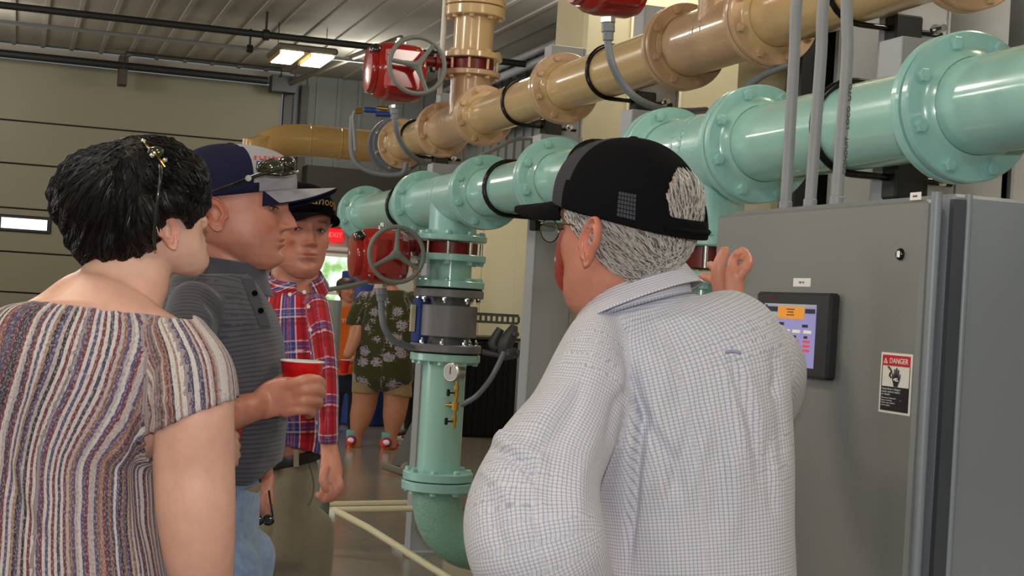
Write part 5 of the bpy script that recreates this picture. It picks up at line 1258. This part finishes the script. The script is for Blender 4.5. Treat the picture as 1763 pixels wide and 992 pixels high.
# wire glasses
T_ = thing('eyeglasses', 'thin metal eyeglasses worn under the black cap', 'glasses', H.W(0, .1, .118))
b = MB(); hy = .112
for s in (-1, 1):
    pts = [H.W(s * (.033 + .024 * math.cos(q)), hy - .012 * (math.cos(q) * .5 + .5) * (1), .116 + .017 * math.sin(q)) for q in np.linspace(0, 2 * PI, 25)[:-1]]; b.tube(pts, .0010, 8, closed=True)
    b.tube([H.W(s * .057, hy - .012, .124), H.W(s * .070, hy - .03, .124), H.W(s * .076, .03, .122), H.W(s * .078, -.005, .116)], .0011, 8, sub=3)
b.tube([H.W(-.010, hy, .118), H.W(0, hy + .003, .121), H.W(.010, hy, .118)], .001, 8, sub=3); part('frame', b, mat('wire', (110, 90, 60), .3, metal=1), T_)
b = MB()
for s in (-1,):
    b.add([H.W(s * (.033 + .023 * math.cos(q)), hy - .012 * (math.cos(q) * .5 + .5), .116 + .016 * math.sin(q)) for q in np.linspace(0, 2 * PI, 25)[:-1]], [tuple(range(24))], True)
gm = mat('clearlens', (190, 220, 205), .03); gm.node_tree.nodes['Principled BSDF'].inputs['Alpha'].default_value = .3; part('lens', b, gm, T_)
lower(T, 'trousers', 'khaki', 1200, 2.40, 160, 1060, .125, .09, yaw=-30)
# ------------------------------------------------------------------ woman with short black hair, striped top
T = thing('person', 'person with short black hair in a white, maroon and navy striped top, back to us', 'person', foot(120, 2.55))
H = Head(256, 376, 2.62, 53, kx=1.06, sc=.95, nod=17)
trunk = Limb([(182, 505, 2.58, 84, .065), (180, 540, 2.57, 140, .085), (172, 580, 2.56, 196, .10), (160, 640, 2.55, 200, .12), (135, 700, 2.55, 186, .125), (110, 770, 2.55, 160, .12), (105, 860, 2.55, 162, .12), (105, 960, 2.55, 172, .13), (105, 1060, 2.55, 188, .14)], ex=2.3, n=40)
armR = Limb([(318, 600, 2.50, 50, .06), (333, 650, 2.48, 66, .066), (335, 720, 2.47, 68, .066), (334, 800, 2.48, 70, .062), (337, 880, 2.48, 68, .06), (343, 960, 2.5, 60, .055), (350, 1030, 2.54, 48, .045)], n=30)
fore = Limb([(350, 1035, 2.56, 44, .042), (358, 960, 2.66, 38), (365, 870, 2.76, 32), (372, 800, 2.82, 24), (376, 780, 2.84, 22)], n=24)
armL = Limb([(20, 610, 2.62, 60, .065), (-20, 700, 2.64, 62, .06), (-30, 820, 2.65, 56, .055), (-20, 960, 2.66, 48), (20, 1060, 2.6, 36)], n=24)
neck = Limb([(236, 440, 2.62, 62, .055), (222, 475, 2.61, 72, .058), (205, 505, 2.60, 82, .064), (192, 530, 2.585, 112, .075), (184, 560, 2.57, 160, .085)], n=36)
hand = [Limb([(374, 790, 2.84, 22, .018), (378, 765, 2.85, 24, .014), (380, 745, 2.86, 24, .013)], n=16)] + fingers([
    [(384, 742, 0, 8), (398, 745, .0, 8), (406, 752, .02, 7.5), (400, 756, .04, 7)], [(384, 760, 0, 8), (400, 762, .0, 8), (408, 768, .02, 7.5), (402, 772, .04, 7)],
    [(384, 778, 0, 8), (400, 778, .0, 8), (408, 784, .02, 7.5), (402, 788, .04, 6.5)], [(384, 794, 0, 7), (398, 794, .0, 7), (405, 798, .02, 6.5), (400, 802, .04, 6)],
    [(372, 770, -.01, 9), (364, 745, -.01, 9), (366, 722, .0, 8), (370, 712, .0, 7)]], 2.80)
tin = Limb([(172, 590, 2.56, 170, .085), (160, 650, 2.55, 180, .105), (110, 780, 2.55, 142, .105), (105, 900, 2.55, 146, .105), (105, 1090, 2.55, 165, .12)], ex=2.3)
legs_ = [Limb([(foot(120 + s * 85, 2.55) + Z * .95, .07), (foot(120 + s * 85, 2.55) + Z * .5, .05), (foot(120 + s * 85, 2.55) + Z * .1, .04)], world=True) for s in (-1, 1)]
def kn(v, tint):
    l = H.l(v); k = (v[:, 2] < H.c.z - .10)
    tint[k, 1] *= .93; tint[k, 2] *= .93
body('body', T, H, [neck, tin, armR, fore, armL] + legs_ + hand, 'skin_pale', .0036, ears=(1,), ear_s=1.22, red=1.5, lips=.6, post=kn, jaw=1.05, flare=.45)
sl = Limb([(305, 590, 2.51, 60, .07), (326, 640, 2.49, 74, .075), (334, 700, 2.475, 77, .078), (335, 790, 2.475, 78, .072)], n=30)
sl2 = Limb([(20, 610, 2.62, 68, .07), (-18, 690, 2.64, 70, .07), (-30, 790, 2.65, 68, .066)], n=24)
L = [trunk, sl, sl2]; me = cloth(L, .0065, wr=.0014, wsc=24, smooth=5, seed=3)
strokes(me, [([(288, 585), (262, 640), (250, 690), (262, 745)], 7, -.006), ([(250, 700), (235, 760), (240, 860), (255, 960)], 12, -.007), ([(225, 690), (205, 780), (215, 900)], 14, .006), ([(130, 620), (110, 740), (100, 860)], 18, -.004), ([(170, 640), (160, 760), (165, 880)], 18, .004),
             ([(60, 600), (30, 700), (10, 800), (60, 905), (110, 980)], 16, -.007), ([(20, 780), (50, 860), (90, 930)], 13, .007), ([(268, 705), (284, 690), (300, 700)], 8, .004)])
me = finish(me, L, cut=lambda v, px, py, b: ((py < 519 + (px - 80) * .118) & (px > 40) & (px < 330)) | ((b == 1) & (py > 747 - (px - 262) * .40)) | ((b == 2) & (py > 740)), thick=.002)
add_mesh('striped_top', me, T, 'stripe_top')
# hair mass: crown, fringe, nape
def blob(px, py, d, ax, ay, b_, rot=0):
    c_ = P(px, py, d); m_ = MB(); r = math.radians(rot); X_ = CR * math.cos(r) - CU * math.sin(r); Y_ = CU * math.cos(r) + CR * math.sin(r)
    m_.sphere(c_, ax / F * d, b_, ay / F * d, ax=(X_, HF, Y_), n=36); return [Vector(q) for q in m_.v], m_.f
hair = remesh([blob(205, 340, 2.62, 117, 96, .105), blob(250, 300, 2.62, 92, 66, .095), blob(306, 312, 2.64, 52, 56, .07), blob(332, 338, 2.66, 27, 44, .060), blob(322, 360, 2.60, 26, 30, .04), blob(178, 400, 2.62, 62, 60, .075), blob(212, 420, 2.61, 64, 40, .072), blob(296, 352, 2.575, 40, 38, .052), blob(258, 372, 2.57, 36, 52, .062), blob(240, 400, 2.575, 34, 40, .055), blob(322, 318, 2.60, 38, 44, .065), blob(322, 372, 2.60, 12, 24, .03), blob(152, 440, 2.62, 16, 22, .03)], .0055, 5, .5, 'hair')
v = getv(hair); n = getn(hair); crown = np.array(P(228, 262, 2.6)); q = v - crown; ang = np.arctan2(q @ np.array(CU), q @ np.array(CR)); 
v = v + n * ((.0022 * np.sin(ang * 46 + noise3(v, 22, 2) * 2.5) + .003 * noise3(v, 34, 8)))[:, None]; 
px_, py_ = proj(v); hole = (np.hypot((px_ - 297) / 27, (py_ - 412) / 40) < 1) ; v = v + np.array(HF) * (.05 * hole)[:, None]
setv(hair, v); src = hair.copy(); smoothshade(hair); add_mesh('hair', hair, T, 'hair_black')
def flow(p):
    q = p - Vector(crown); a = (CR * q.dot(CR) + CU * q.dot(CU)); 
    if a.length > 0: a.normalize()
    side = 1 if q.dot(CR) > .03 else 0
    return a * .8 - Z * .75 + (rt0 * .5 if side else rt0 * -.25)
strands('hair_locks', T, src, 2600, flow, .075, .0011, 'hair_black_strand', mask=lambda p: (np.hypot((proj(np.array([p]))[0][0] - 297) / 28, (proj(np.array([p]))[1][0] - 412) / 41) > 1), seed=5, steps=7, lift=.002, jit=.28)
T_ = thing('sunglasses', 'dark sunglasses pushed up on the black hair of the person in the striped top', 'glasses', P(275, 300, 2.47))
b = MB(); b.tube([P(268, 430, 2.50), P(265, 408, 2.49), P(269, 370, 2.475), P(273, 330, 2.47), P(277, 300, 2.478), P(275, 285, 2.49)], [.0022, .0026, .0024, .0024, .003, .003], 10, sub=4); part('temple_arm', b, 'frame_black', T_)
b = MB(); b.tube([P(284, 288, 2.50), P(270, 268, 2.505), P(254, 252, 2.53), P(246, 244, 2.555)], .0024, 8, sub=4); part('brow_bar', b, mat('goldbar', (150, 120, 70), .2, metal=1), T_)
for (x0, y0) in ((247, 243), (262, 268), (284, 276)):
    b = MB(); b.sphere(P(x0, y0, 2.50 if x0 > 250 else 2.55), .0045, n=12); part('hinge', b, 'chrome', T_)
b = MB(); b.sphere(P(268, 262, 2.515), .014, .006, .010, ax=(CR, HF, CU), n=18); part('lens', b, 'lens', T_)
lower(T, 'trousers', 'dark_jeans', 105, 2.55, 175, 1050, .135, .095)
def cup(px, py, d, label, r=.042, h=.105, s=1.0):
    top = P(px, py, d); T_ = thing('plastic_cup', label, 'cup', top - Z * h)
    b = MB(); r *= s; h *= s; b.lathe(top - Z * h, Z, [(0, r * .68), (h * .03, r * .7), (h * .55, r * .86), (h * .56, r * .875), (h * .80, r * .93), (h * .81, r * .945), (h, r)], 40, caps=False); b.lathe(top - Z * h, Z, [(0, 0.001), (0, r * .68)], 40, caps=False); part('cup_wall', b, mat('cupred', (210, 14, 24), .25, coat=.5), T_)
    b = MB(); b.lathe(top - Z * h, Z, [(.002, .001), (.002, r * .66), (h * .8, r * .92), (h - .001, r * .985)], 40, caps=False); part('cup_lining', b, 'white', T_)
    b = MB(); pts = [top + rt0 * (r * math.cos(q)) + HF * (r * math.sin(q)) for q in np.linspace(0, 2 * PI, 41)[:-1]]; b.tube(pts, .0018, 8, closed=True); part('rim', b, 'white', T_); return T_
cup(388, 690, 2.84, 'red plastic cup mostly hidden behind the bare arm of the striped top')
# ------------------------------------------------------------------ man in the grey polo
T = thing('person', 'person in a grey striped polo and grey-navy cap, in profile, holding a red cup', 'person', foot(385, 3.0))
H = Head(392, 357, 3.0, 88, kx=1.27, sc=1.0, nod=0)
trunk = Limb([(388, 478, 3.03, 52, .07), (378, 508, 3.01, 84, .12), (376, 560, 3.0, 100, .16), (384, 630, 3.0, 104, .17), (389, 700, 3.0, 104, .175), (388, 770, 3.0, 100, .17), (384, 815, 3.0, 92, .16), (380, 860, 3.0, 80, .15)], ex=2.25, n=40)
armR = Limb([(335, 530, 2.86, 48, .06), (322, 590, 2.80, 48, .06), (325, 650, 2.76, 44, .055), (345, 700, 2.76, 38, .05), (378, 715, 2.80, 36, .042)], n=26)
armRi = Limb([(330, 560, 2.84, 38, .045), (322, 640, 2.77, 36, .045), (345, 702, 2.76, 34, .042), (385, 712, 2.79, 33, .036), (412, 708, 2.83, 29, .031), (440, 700, 2.86, 26, .026), (462, 692, 2.88, 30, .02)], n=26)
neck = Limb([(388, 410, 3.02, 56, .06), (392, 450, 3.02, 56, .062), (388, 480, 3.02, 62, .07), (380, 520, 3.01, 74, .10)])
cp_d = 2.93
hand = [Limb([(448, 698, 2.87, 27, .022), (472, 686, 2.87, 33, .018), (498, 682, 2.865, 34, .016), (515, 680, 2.865, 30, .014)], n=20, ref=Z)] + fingers([
    [(486, 668, 0, 11), (508, 660, -.012, 11), (530, 654, -.012, 10.5), (547, 656, .015, 10), (553, 662, .05, 9.5), (545, 666, .075, 8.5)],
    [(500, 682, 0, 11), (522, 672, -.014, 11), (540, 671, -.006, 10.5), (552, 675, .025, 10), (550, 682, .06, 9), (538, 684, .08, 8)],
    [(498, 698, 0, 11), (520, 690, -.012, 10.5), (538, 689, .0, 10), (548, 694, .03, 9.5), (543, 700, .06, 8.5), (532, 700, .075, 7.5)],
    [(492, 710, 0, 10), (512, 706, -.01, 9.5), (528, 706, .0, 9), (537, 711, .03, 8.5), (531, 715, .05, 7.5)],
    [(455, 680, .02, 13), (472, 664, .05, 12), (490, 652, .07, 11), (502, 645, .09, 10), (508, 642, .10, 8.5)]], 2.865)
hand2 = [Limb([(453, 775, 3.2, 16), (456, 810, 3.19, 14), (455, 830, 3.18, 17, .014), (450, 848, 3.16, 17, .013)], n=16)] + fingers([
    [(446, 845, 0, 7), (443, 862, -.01, 7), (445, 878, -.01, 6), (450, 884, 0, 5)], [(453, 850, -.01, 7), (451, 868, -.015, 7), (455, 882, -.01, 6), (459, 886, 0, 5)], [(460, 848, 0, 6.5), (460, 866, -.01, 6.5), (463, 878, 0, 5.5)],
    [(465, 842, .01, 6), (466, 858, .0, 6), (467, 868, .01, 5)], [(442, 832, -.015, 8), (437, 850, -.025, 7), (440, 865, -.03, 6)]], 3.16)
tin = Limb([(376, 570, 3.0, 84, .13), (384, 640, 3.0, 88, .14), (389, 720, 3.0, 86, .14), (385, 790, 3.0, 70, .11), (382, 860, 3.0, 50, .08)], ex=2.2)
armLi = Limb([(410, 560, 3.12, 34, .05), (430, 660, 3.18, 28, .04), (446, 740, 3.2, 22, .03), (454, 785, 3.2, 16, .02)])
legs_ = [Limb([(foot(375, 3.0 + s * .1) + Z * .9, .07), (foot(375, 3.0 + s * .1) + Z * .5, .05), (foot(375, 3.0 + s * .1) + Z * .1, .04)], world=True) for s in (-1, 1)]
body('body', T, H, [neck, tin, armRi, armLi] + legs_ + hand + hand2, 'skin_ruddy', .0034, ears=(1,), ear_s=1.05, stubble=.35, red=1.0, lips=.7, brows=(96, 70, 56), nose=1.05, jaw=1.08, flare=.3,
     temple=lambda x, y, z: np.clip((z - .118 - np.maximum(0, y) * .35) / .01, 0, 1) * np.clip((.062 - y) / .01, 0, 1) * (z < .2) * .35)
eyes(T, H, (1,), gaze=.15, squint=.42)
L = [trunk, armR]; me = cloth(L, .0065, wr=.0016, wsc=20, smooth=5, seed=6)
strokes(me, [([(330, 520), (372, 560), (392, 620), (420, 680)], 12, .005), ([(345, 500), (370, 540), (375, 600), (360, 660)], 8, -.006), ([(400, 570), (440, 590), (478, 600)], 12, -.003), ([(400, 750), (440, 790), (475, 800)], 12, -.004), ([(420, 520), (440, 600), (455, 700)], 12, .004)])
me = finish(me, L, cut=lambda v, px, py, b: ((py < 470) ) | ((b == 0) & ((py > 836) | (py > 834 - (px - 436) * .75))) | ((b == 1) & (px > 396)))
add_mesh('polo_shirt', me, T, 'grey_polo')
ringstrip([(392, 446, 3.02, 64, .070, .10, .0), (390, 470, 3.02, 70, .08, .14, 0), (388, 492, 3.015, 84, .10, .2, 0)], 'plain_polo', T, 'collar')
b = MB(); b.box(P(441, 520, 2.865), .022, .004, .10, (CR, HF, (CU - CR * .38).normalized()), bev=.0015); part('placket', b, mat('placketm', (72, 72, 80), .8), T)
for y0 in (505, 535):
    b = MB(); b.lathe(P(437 + (y0 - 500) * .35, y0, 2.86), -HF, [(0, .0055), (.002, .0055)], 14); part('button', b, 'cap_ink', T)
ringstrip([(381, 828, 3.0, 66, .150, 0, 0), (381, 846, 3.0, 64, .148, 0, 0)], mat('tanbelt', (150, 132, 104), .6).name, T, 'belt')
lower(T, 'jeans', 'jeans', 380, 3.0, 66, 842, .150, .095, spread=.10, yaw=88, shoe_m='hair_brown')
cap(T, H, ('cap_lightgrey', 'cap_navy', 'cap_lightgrey'), zf=.158, zb=.108, top=.240, bill=.066, billcurve=.042, billdrop=-.008, under='cap_navy', label='trucker cap, light grey front and brim, navy mesh back', frontphi=62, boxy=2.9)
# lettering on the cap front (blurred in the photograph): red line over a navy line, as short stitched strokes
def on_cap(phi, t, lift, zf=.158, zb=.108, top=.240, boxy=2.9): return H.W(*cap_pt(phi, t, zf, zb, top, .0835 + lift, .104 + lift, -.108, boxy))
for (t0, key, nn) in ((.50, mat('stitchred', (200, 40, 50), .7), 9), (.40, mat('stitchnavy', (50, 60, 130), .7), 8)):
    for k in range(nn):
        ph = math.radians(62 - 5.6 * k); b = MB(); a_, c_ = on_cap(ph, t0 - .03, .004), on_cap(ph - .02, t0 + .035, .004); b.tube([a_, c_], .0016, 6); 
        if k % 2 == 0: b.tube([c_, on_cap(ph - .06, t0 + .03, .004)], .0014, 6)
        else: b.tube([a_, on_cap(ph - .06, t0 - .025, .004)], .0014, 6)
        part('stitched_letter', b, key, T)
T_ = thing('sunglasses', 'wraparound sunglasses resting on the brim of the grey-navy cap', 'glasses', P(470, 290, 2.93))
b = MB(); arm = [P(356, 333, 2.905), P(380, 325, 2.895), P(405, 316, 2.89), P(428, 307, 2.885), P(448, 300, 2.885), P(462, 298, 2.885)]; b.tube(arm, [.0022, .0028, .003, .004, .0045, .004], 10, sub=4)
b.tube([P(462, 300, 2.885), P(485, 301, 2.875), P(505, 298, 2.9), P(512, 296, 2.95)], .0032, 10, sub=4); part('frame', b, 'frame_black', T_)
b = MB(); b.lathe(P(428, 307, 2.880), -HF, [(0, .0065), (.003, .006)], 18); part('temple_disc', b, 'steel', T_)
b = MB(); b.sphere(P(465, 289, 2.895), .027, .018, .0165, ax=(CR, HF, CU), n=28); part('lens', b, mat('lens_a', (62, 66, 48), .04, metal=.4, coat=1), T_)
b = MB(); b.sphere(P(493, 284, 2.94), .019, .018, .0175, ax=(CR, HF, CU), n=28); part('lens', b, mat('lens_b', (52, 42, 38), .04, metal=.4, coat=1), T_)
b = MB(); b.tube([P(446, 296, 2.878), P(452, 282, 2.872), P(470, 273, 2.868), P(480, 280, 2.87)], .0012, 6, sub=4); part('lens_rim', b, 'frame_black', T_)
cup(521, 622, cp_d, 'red plastic cup with white rim held by the person in the grey polo', r=.0415, h=.098)
T_ = thing('sunglasses', 'folded black sunglasses held low in the left hand of the grey polo person', 'glasses', P(452, 893, 3.14))
b = MB()
for x0 in (444, 462): b.tube([P(x0 + 9 * math.cos(q), 896 + 8 * math.sin(q), 3.13) for q in np.linspace(0, 2 * PI, 17)[:-1]], .0022, 8, closed=True)
b.tube([P(470, 890, 3.13), P(466, 868, 3.13), P(463, 845, 3.14)], .0022, 8, sub=3); part('frame', b, 'frame_black', T_)
for x0 in (444, 462):
    b = MB(); b.sphere(P(x0, 896, 3.13), .010, .002, .009, ax=(CR, HF, CU), n=16); part('lens', b, 'lens', T_)
# ------------------------------------------------------------------ man in the plaid shirt
T = thing('person', 'person in a red and blue plaid shirt, khaki trousers and black cap facing us', 'person', foot(508, 3.75))
H = Head(511, 398, 3.72, 150, kx=1.02, sc=1.0, sz=.96)
trunk = Limb([(508, 492, 3.75, 40, .06), (505, 512, 3.75, 56, .09), (506, 560, 3.74, 64, .12), (509, 640, 3.72, 68, .13), (513, 710, 3.72, 68, .135), (513, 755, 3.72, 64, .13), (508, 800, 3.72, 54, .12)], ex=2.25, n=40)
armL = Limb([(545, 530, 3.68, 22, .05), (556, 590, 3.62, 21, .045), (562, 660, 3.58, 20, .045), (564, 720, 3.56, 18, .04), (565, 758, 3.56, 18, .036)], n=24)
armLi = Limb([(545, 545, 3.68, 16), (556, 600, 3.62, 15), (562, 700, 3.57, 14), (566, 765, 3.56, 15), (569, 790, 3.55, 17, .024), (570, 810, 3.54, 20, .020), (568, 830, 3.53, 20, .018)], n=20)
armRi = Limb([(470, 550, 3.8, 18), (455, 650, 3.8, 16), (448, 740, 3.82, 13), (446, 800, 3.84, 12)], n=18)
hand = fingers([[(582, 822, 0, 7), (586, 838, -.005, 7), (579, 850, .005, 6.5), (570, 850, .02, 5.5)], [(575, 830, -.005, 7), (578, 848, -.01, 7), (570, 859, .0, 6.5), (561, 857, .02, 5.5)],
    [(567, 832, -.005, 7), (567, 851, -.01, 7), (559, 861, .0, 6.5), (553, 857, .02, 5.5)], [(559, 830, 0, 6.5), (556, 847, -.005, 6.5), (550, 855, .005, 6), (547, 851, .02, 5)], [(560, 805, -.02, 8), (556, 822, -.035, 7.5), (559, 838, -.038, 7), (562, 845, -.035, 5.5)]], 3.53)
neck = Limb([(510, 440, 3.74, 38, .055), (508, 475, 3.75, 42, .058), (508, 505, 3.75, 48, .07)])
tin = Limb([(506, 570, 3.74, 54, .1), (510, 660, 3.72, 58, .11), (508, 750, 3.72, 46, .09), (500, 800, 3.72, 34, .07), (500, 860, 3.72, 26, .05)])
legs_ = [Limb([(foot(500 + s * 22, 3.72) + Z * .85, .045), (foot(500 + s * 24, 3.72) + Z * .45, .04), (foot(500 + s * 24, 3.72) + Z * .1, .035)], world=True) for s in (-1, 1)]
body('body', T, H, [neck, tin, armLi, armRi] + legs_ + hand, 'skin_ruddy', .0036, ears=(1, -1), stubble=.5, red=1.0, lips=.8, brows=(80, 52, 40), jaw=1.06)
eyes(T, H, (1, -1), gaze=.1, squint=.55)
L = [trunk, armL]; me = cloth(L, .0065, wr=.0018, wsc=22, smooth=4, seed=11)
strokes(me, [([(548, 540), (556, 640), (556, 740)], 4, -.010), ([(530, 510), (545, 600), (548, 700), (540, 760)], 5, -.003), ([(500, 620), (530, 700), (540, 755)], 8, .005), ([(560, 700), (550, 740)], 5, -.004)])
me = finish(me, L, cut=lambda v, px, py, b: (py < 486) | ((b == 0) & (py > 768 + (px - 488) * .28)) | ((b == 1) & (py > 766)), thick=.002)
add_mesh('plaid_shirt', me, T, 'plaid_shirt')
ringstrip([(509, 470, 3.74, 44, .066, .0, -.35), (508, 484, 3.74, 52, .074, .0, -.40), (507, 498, 3.74, 60, .088, .0, -.5)], 'plaid_shirt', T, 'collar', ang=(-PI / 2 + .42 + .35, 3 * PI / 2 - .12 + .35), closed=False)
for s, x0, y0 in ((0, 499, 507), (1, 524, 503)):
    b = MB(); b.lathe(P(x0, y0, 3.605), -HF, [(0, .0045), (.0015, .0045)], 14); part('collar_button', b, 'white', T)
for k in range(6):
    b = MB(); b.lathe(P(531 + k * 3.2, 528 + k * 40, 3.598), -HF, [(0, .0045), (.0015, .0045)], 14); part('button', b, 'white', T)
ringstrip([(507, 776, 3.72, 61, .130, -.26, 0), (506, 797, 3.72, 60, .128, -.26, 0)], 'belt', T, 'belt')
lower(T, 'khaki_trousers', 'khaki', 500, 3.72, 47, 806, .120, .072, spread=.036, shoe_m='black', yaw=160)
b = MB(); b.box(P(510, 790, 3.585), .012, .006, .04, (CR, HF, CU), bev=.001); part('belt_loop', b, 'khaki', T); b = MB(); b.tube([P(532, 800, 3.59), P(540, 830, 3.60), P(538, 855, 3.60), P(530, 870, 3.59)], .0015, 6, sub=3); part('pocket_seam', b, mat('seamk', (80, 74, 64), .8), T)
cap(T, H, ('cap_ink', 'cap_ink', 'cap_ink'), zf=.160, zb=.115, top=.238, bill=.075, billcurve=.030, billdrop=.004, label='black cap with gold lettering across the front')
gold_word = 'Chattanooga'
dg = bpy.context.evaluated_depsgraph_get()
cu = bpy.data.curves.new('t', 'FONT'); cu.body = gold_word; cu.size = .036; cu.align_x = 'CENTER'; cu.align_y = 'CENTER'; cu.resolution_u = 2; cu.shear = .3; cu.extrude = .001
to = bpy.data.objects.new('t', cu); COL.objects.link(to); bpy.context.view_layer.update(); me = bpy.data.meshes.new_from_object(to.evaluated_get(bpy.context.evaluated_depsgraph_get())); bpy.data.objects.remove(to)
v = getv(me); out = []
for x, y, z in v:
    ph = -x / .100; t = .27 + y / .13 + .0; q = cap_pt(ph, t, .160, .115, .238, .0880, .1088, -.112, 2.6); out.append(H.W(*q))
setv(me, np.array([tuple(q) for q in out])); add_mesh('lettering', me, T, 'gold', 'gold script lettering')
# ------------------------------------------------------------------ people in the background
def far_person(label, px, d, ytopneck, trunkpts, cloth_m, arms=(), sleeves=(), hair=None, head=None, yaw=0, hairm='hair_brown', skin='skin_far', cutf=None, extra=()):
    T = thing('person', label, 'person', foot(px, d)); H = None; hx, hy, hs = head; H = Head(hx, hy, d, yaw, kx=1.05, sc=hs)
    nk = Limb([(hx, hy + 8, d, 10), (px, ytopneck, d, 11), (px, ytopneck + 15, d, 16)])
    tr = Limb(trunkpts, ex=2.3); ti = Limb([(q[0], q[1], q[2], q[3] * .85, (q[4] if len(q) > 4 else .1) * .8) for q in trunkpts])
    body('body', T, H, [nk, ti] + [Limb(a) for a in arms] + list(extra), skin, .008, ears=(1, -1), smooth=1)
    L = [tr] + [Limb(a) for a in sleeves]; me = cloth(L, .012, wr=.004, wsc=16, smooth=3); me = finish(me, L, cut=cutf, thick=.004); add_mesh('shirt', me, T, cloth_m)
    v, f_ = head_pts(24, 30, .010, features=False); ok = (v[:, 2] > .15) | ((v[:, 1] < .02) & (v[:, 2] > (.03 if hair == 'long' else .06))); w_ = H.w(v)
    me = bpy.data.meshes.new('hair'); me.from_pydata([tuple(q) for q in w_], [], [q for q in f_ if all(ok[i] for i in q)]); smoothshade(me); add_mesh('hair', me, T, hairm)
    return T, H
dF = 14.0
lg = []
for (xk, xa) in ((628, 614), (682, 674)):
    lg.append(Limb([(xk + 2, 660, dF, 24, .11), (xk, 690, dF, 22, .10), ((xk + xa) / 2, 720, dF, 19, .085), (xa, 748, dF, 11, .055), (xa, 768, dF, 9, .045)]))
T, H = far_person('person seen from behind in a dark floral top and tan shorts', 655, dF, 493, [(668, 497, dF, 20, .08), (668, 512, dF, 40, .12), (667, 560, dF, 46, .16), (662, 610, dF, 51, .2), (660, 648, dF, 53, .2)], 'floral_shirt',
    arms=[[(630, 520, dF, 14), (618, 555, dF, 14), (610, 585, dF - .1, 12), (598, 612, dF - .2, 8)], [(705, 520, dF, 14), (718, 560, dF, 14), (722, 600, dF, 11), (722, 640, dF, 8)]], sleeves=[[(632, 515, dF, 17), (620, 540, dF, 19), (612, 562, dF, 18)], [(704, 515, dF, 17), (716, 545, dF, 18), (720, 562, dF, 17)]],
    head=(668, 462, 1.0), yaw=10, extra=lg, cutf=lambda v, px, py, b: (py < 499) | ((b > 0) & (py > 560)))
L = [Limb([(658, 632, dF, 50, .19), (657, 646, dF, 48, .18)], ex=2.3), Limb([(631, 645, dF, 25, .14), (628, 690, dF, 24, .13)]), Limb([(684, 645, dF, 25, .14), (685, 692, dF, 24, .13)])]
me = cloth(L, .014, wr=.004, wsc=14, smooth=2); me = finish(me, L, cut=lambda v, px, py, b: py > 680 + (px - 640) * .08, thick=.006); add_mesh('shorts', me, T, 'tan_shorts')
for (xa) in (613, 674):
    a = foot(xa + 2, dF - .0); shoes(T, [a], mat('shoepink', (214, 66, 62), .5), 25 if xa > 650 else 10, 1.0, mat('soleorange', (226, 110, 40), .5).name)
    b = MB(); b.lathe(a + Z * .09, Z, [(0, .052), (.06, .055), (.065, .052)], 20); part('sock', b, mat('sock', (110, 170, 165), .8), T)
    b = MB(); b.sphere(a - HF * .085 + Z * .07, .032, .012, .026, ax=(rt0, HF, Z), n=14); part('heel_reflector', b, mat('reflect', (250, 235, 245), .3, spec=1), T, 'bright reflective heel patch')
    b = MB(); b.sphere(a - HF * .06 + Z * .07, .05, .03, .045, ax=(rt0, HF, Z), n=14); part('heel_counter', b, mat('heelmagenta', (150, 20, 80), .5), T)
dO = 15.6
T, H = far_person('person in an orange T-shirt and dark jeans behind the grey post', 597, dO, 522, [(597, 524, dO, 18, .08), (597, 534, dO, 32, .11), (598, 580, dO, 34, .13), (598, 640, dO, 33, .13)], 'orange_tee',
    arms=[[(566, 540, dO, 9), (556, 570, dO, 9), (560, 610, dO, 8), (578, 625, dO - .2, 6)], [(628, 540, dO, 9), (636, 575, dO, 9), (622, 610, dO - .2, 7), (603, 622, dO - .3, 6)]], sleeves=[[(568, 536, dO, 12), (557, 565, dO, 12)], [(627, 536, dO, 12), (636, 565, dO, 12)]],
    head=(596, 500, 1.05), yaw=140, hair='long', cutf=lambda v, px, py, b: (py < 527))
lower(T, 'dark_jeans', 'dark_jeans', 598, dO, 27, 630, .12, .09, yaw=170, spread=.10)
text('mason', .09, P(605, 552, dO - .19), rt0, Z, mat('teeprint', (235, 190, 150), .8), parent=T, depth=.002)
cup(594, 620, dO - .42, 'small red cup held by the person in the orange T-shirt', s=1.25)
dR = 15.2
T, H = far_person('person in black trousers half hidden behind the green standpipe', 722, dR, 500, [(722, 505, dR, 20, .08), (722, 515, dR, 34, .11), (723, 570, dR, 33, .13), (723, 635, dR, 32, .13)], mat('rust', (150, 84, 48), .8).name,
    arms=[], sleeves=[], head=(724, 470, 1.0), yaw=-150, hair='long', cutf=lambda v, px, py, b: (py < 506))
lower(T, 'trousers', 'black_trousers', 722, dR, 27, 632, .12, .09, yaw=-120, spread=.12, shoe_m='hair_brown')
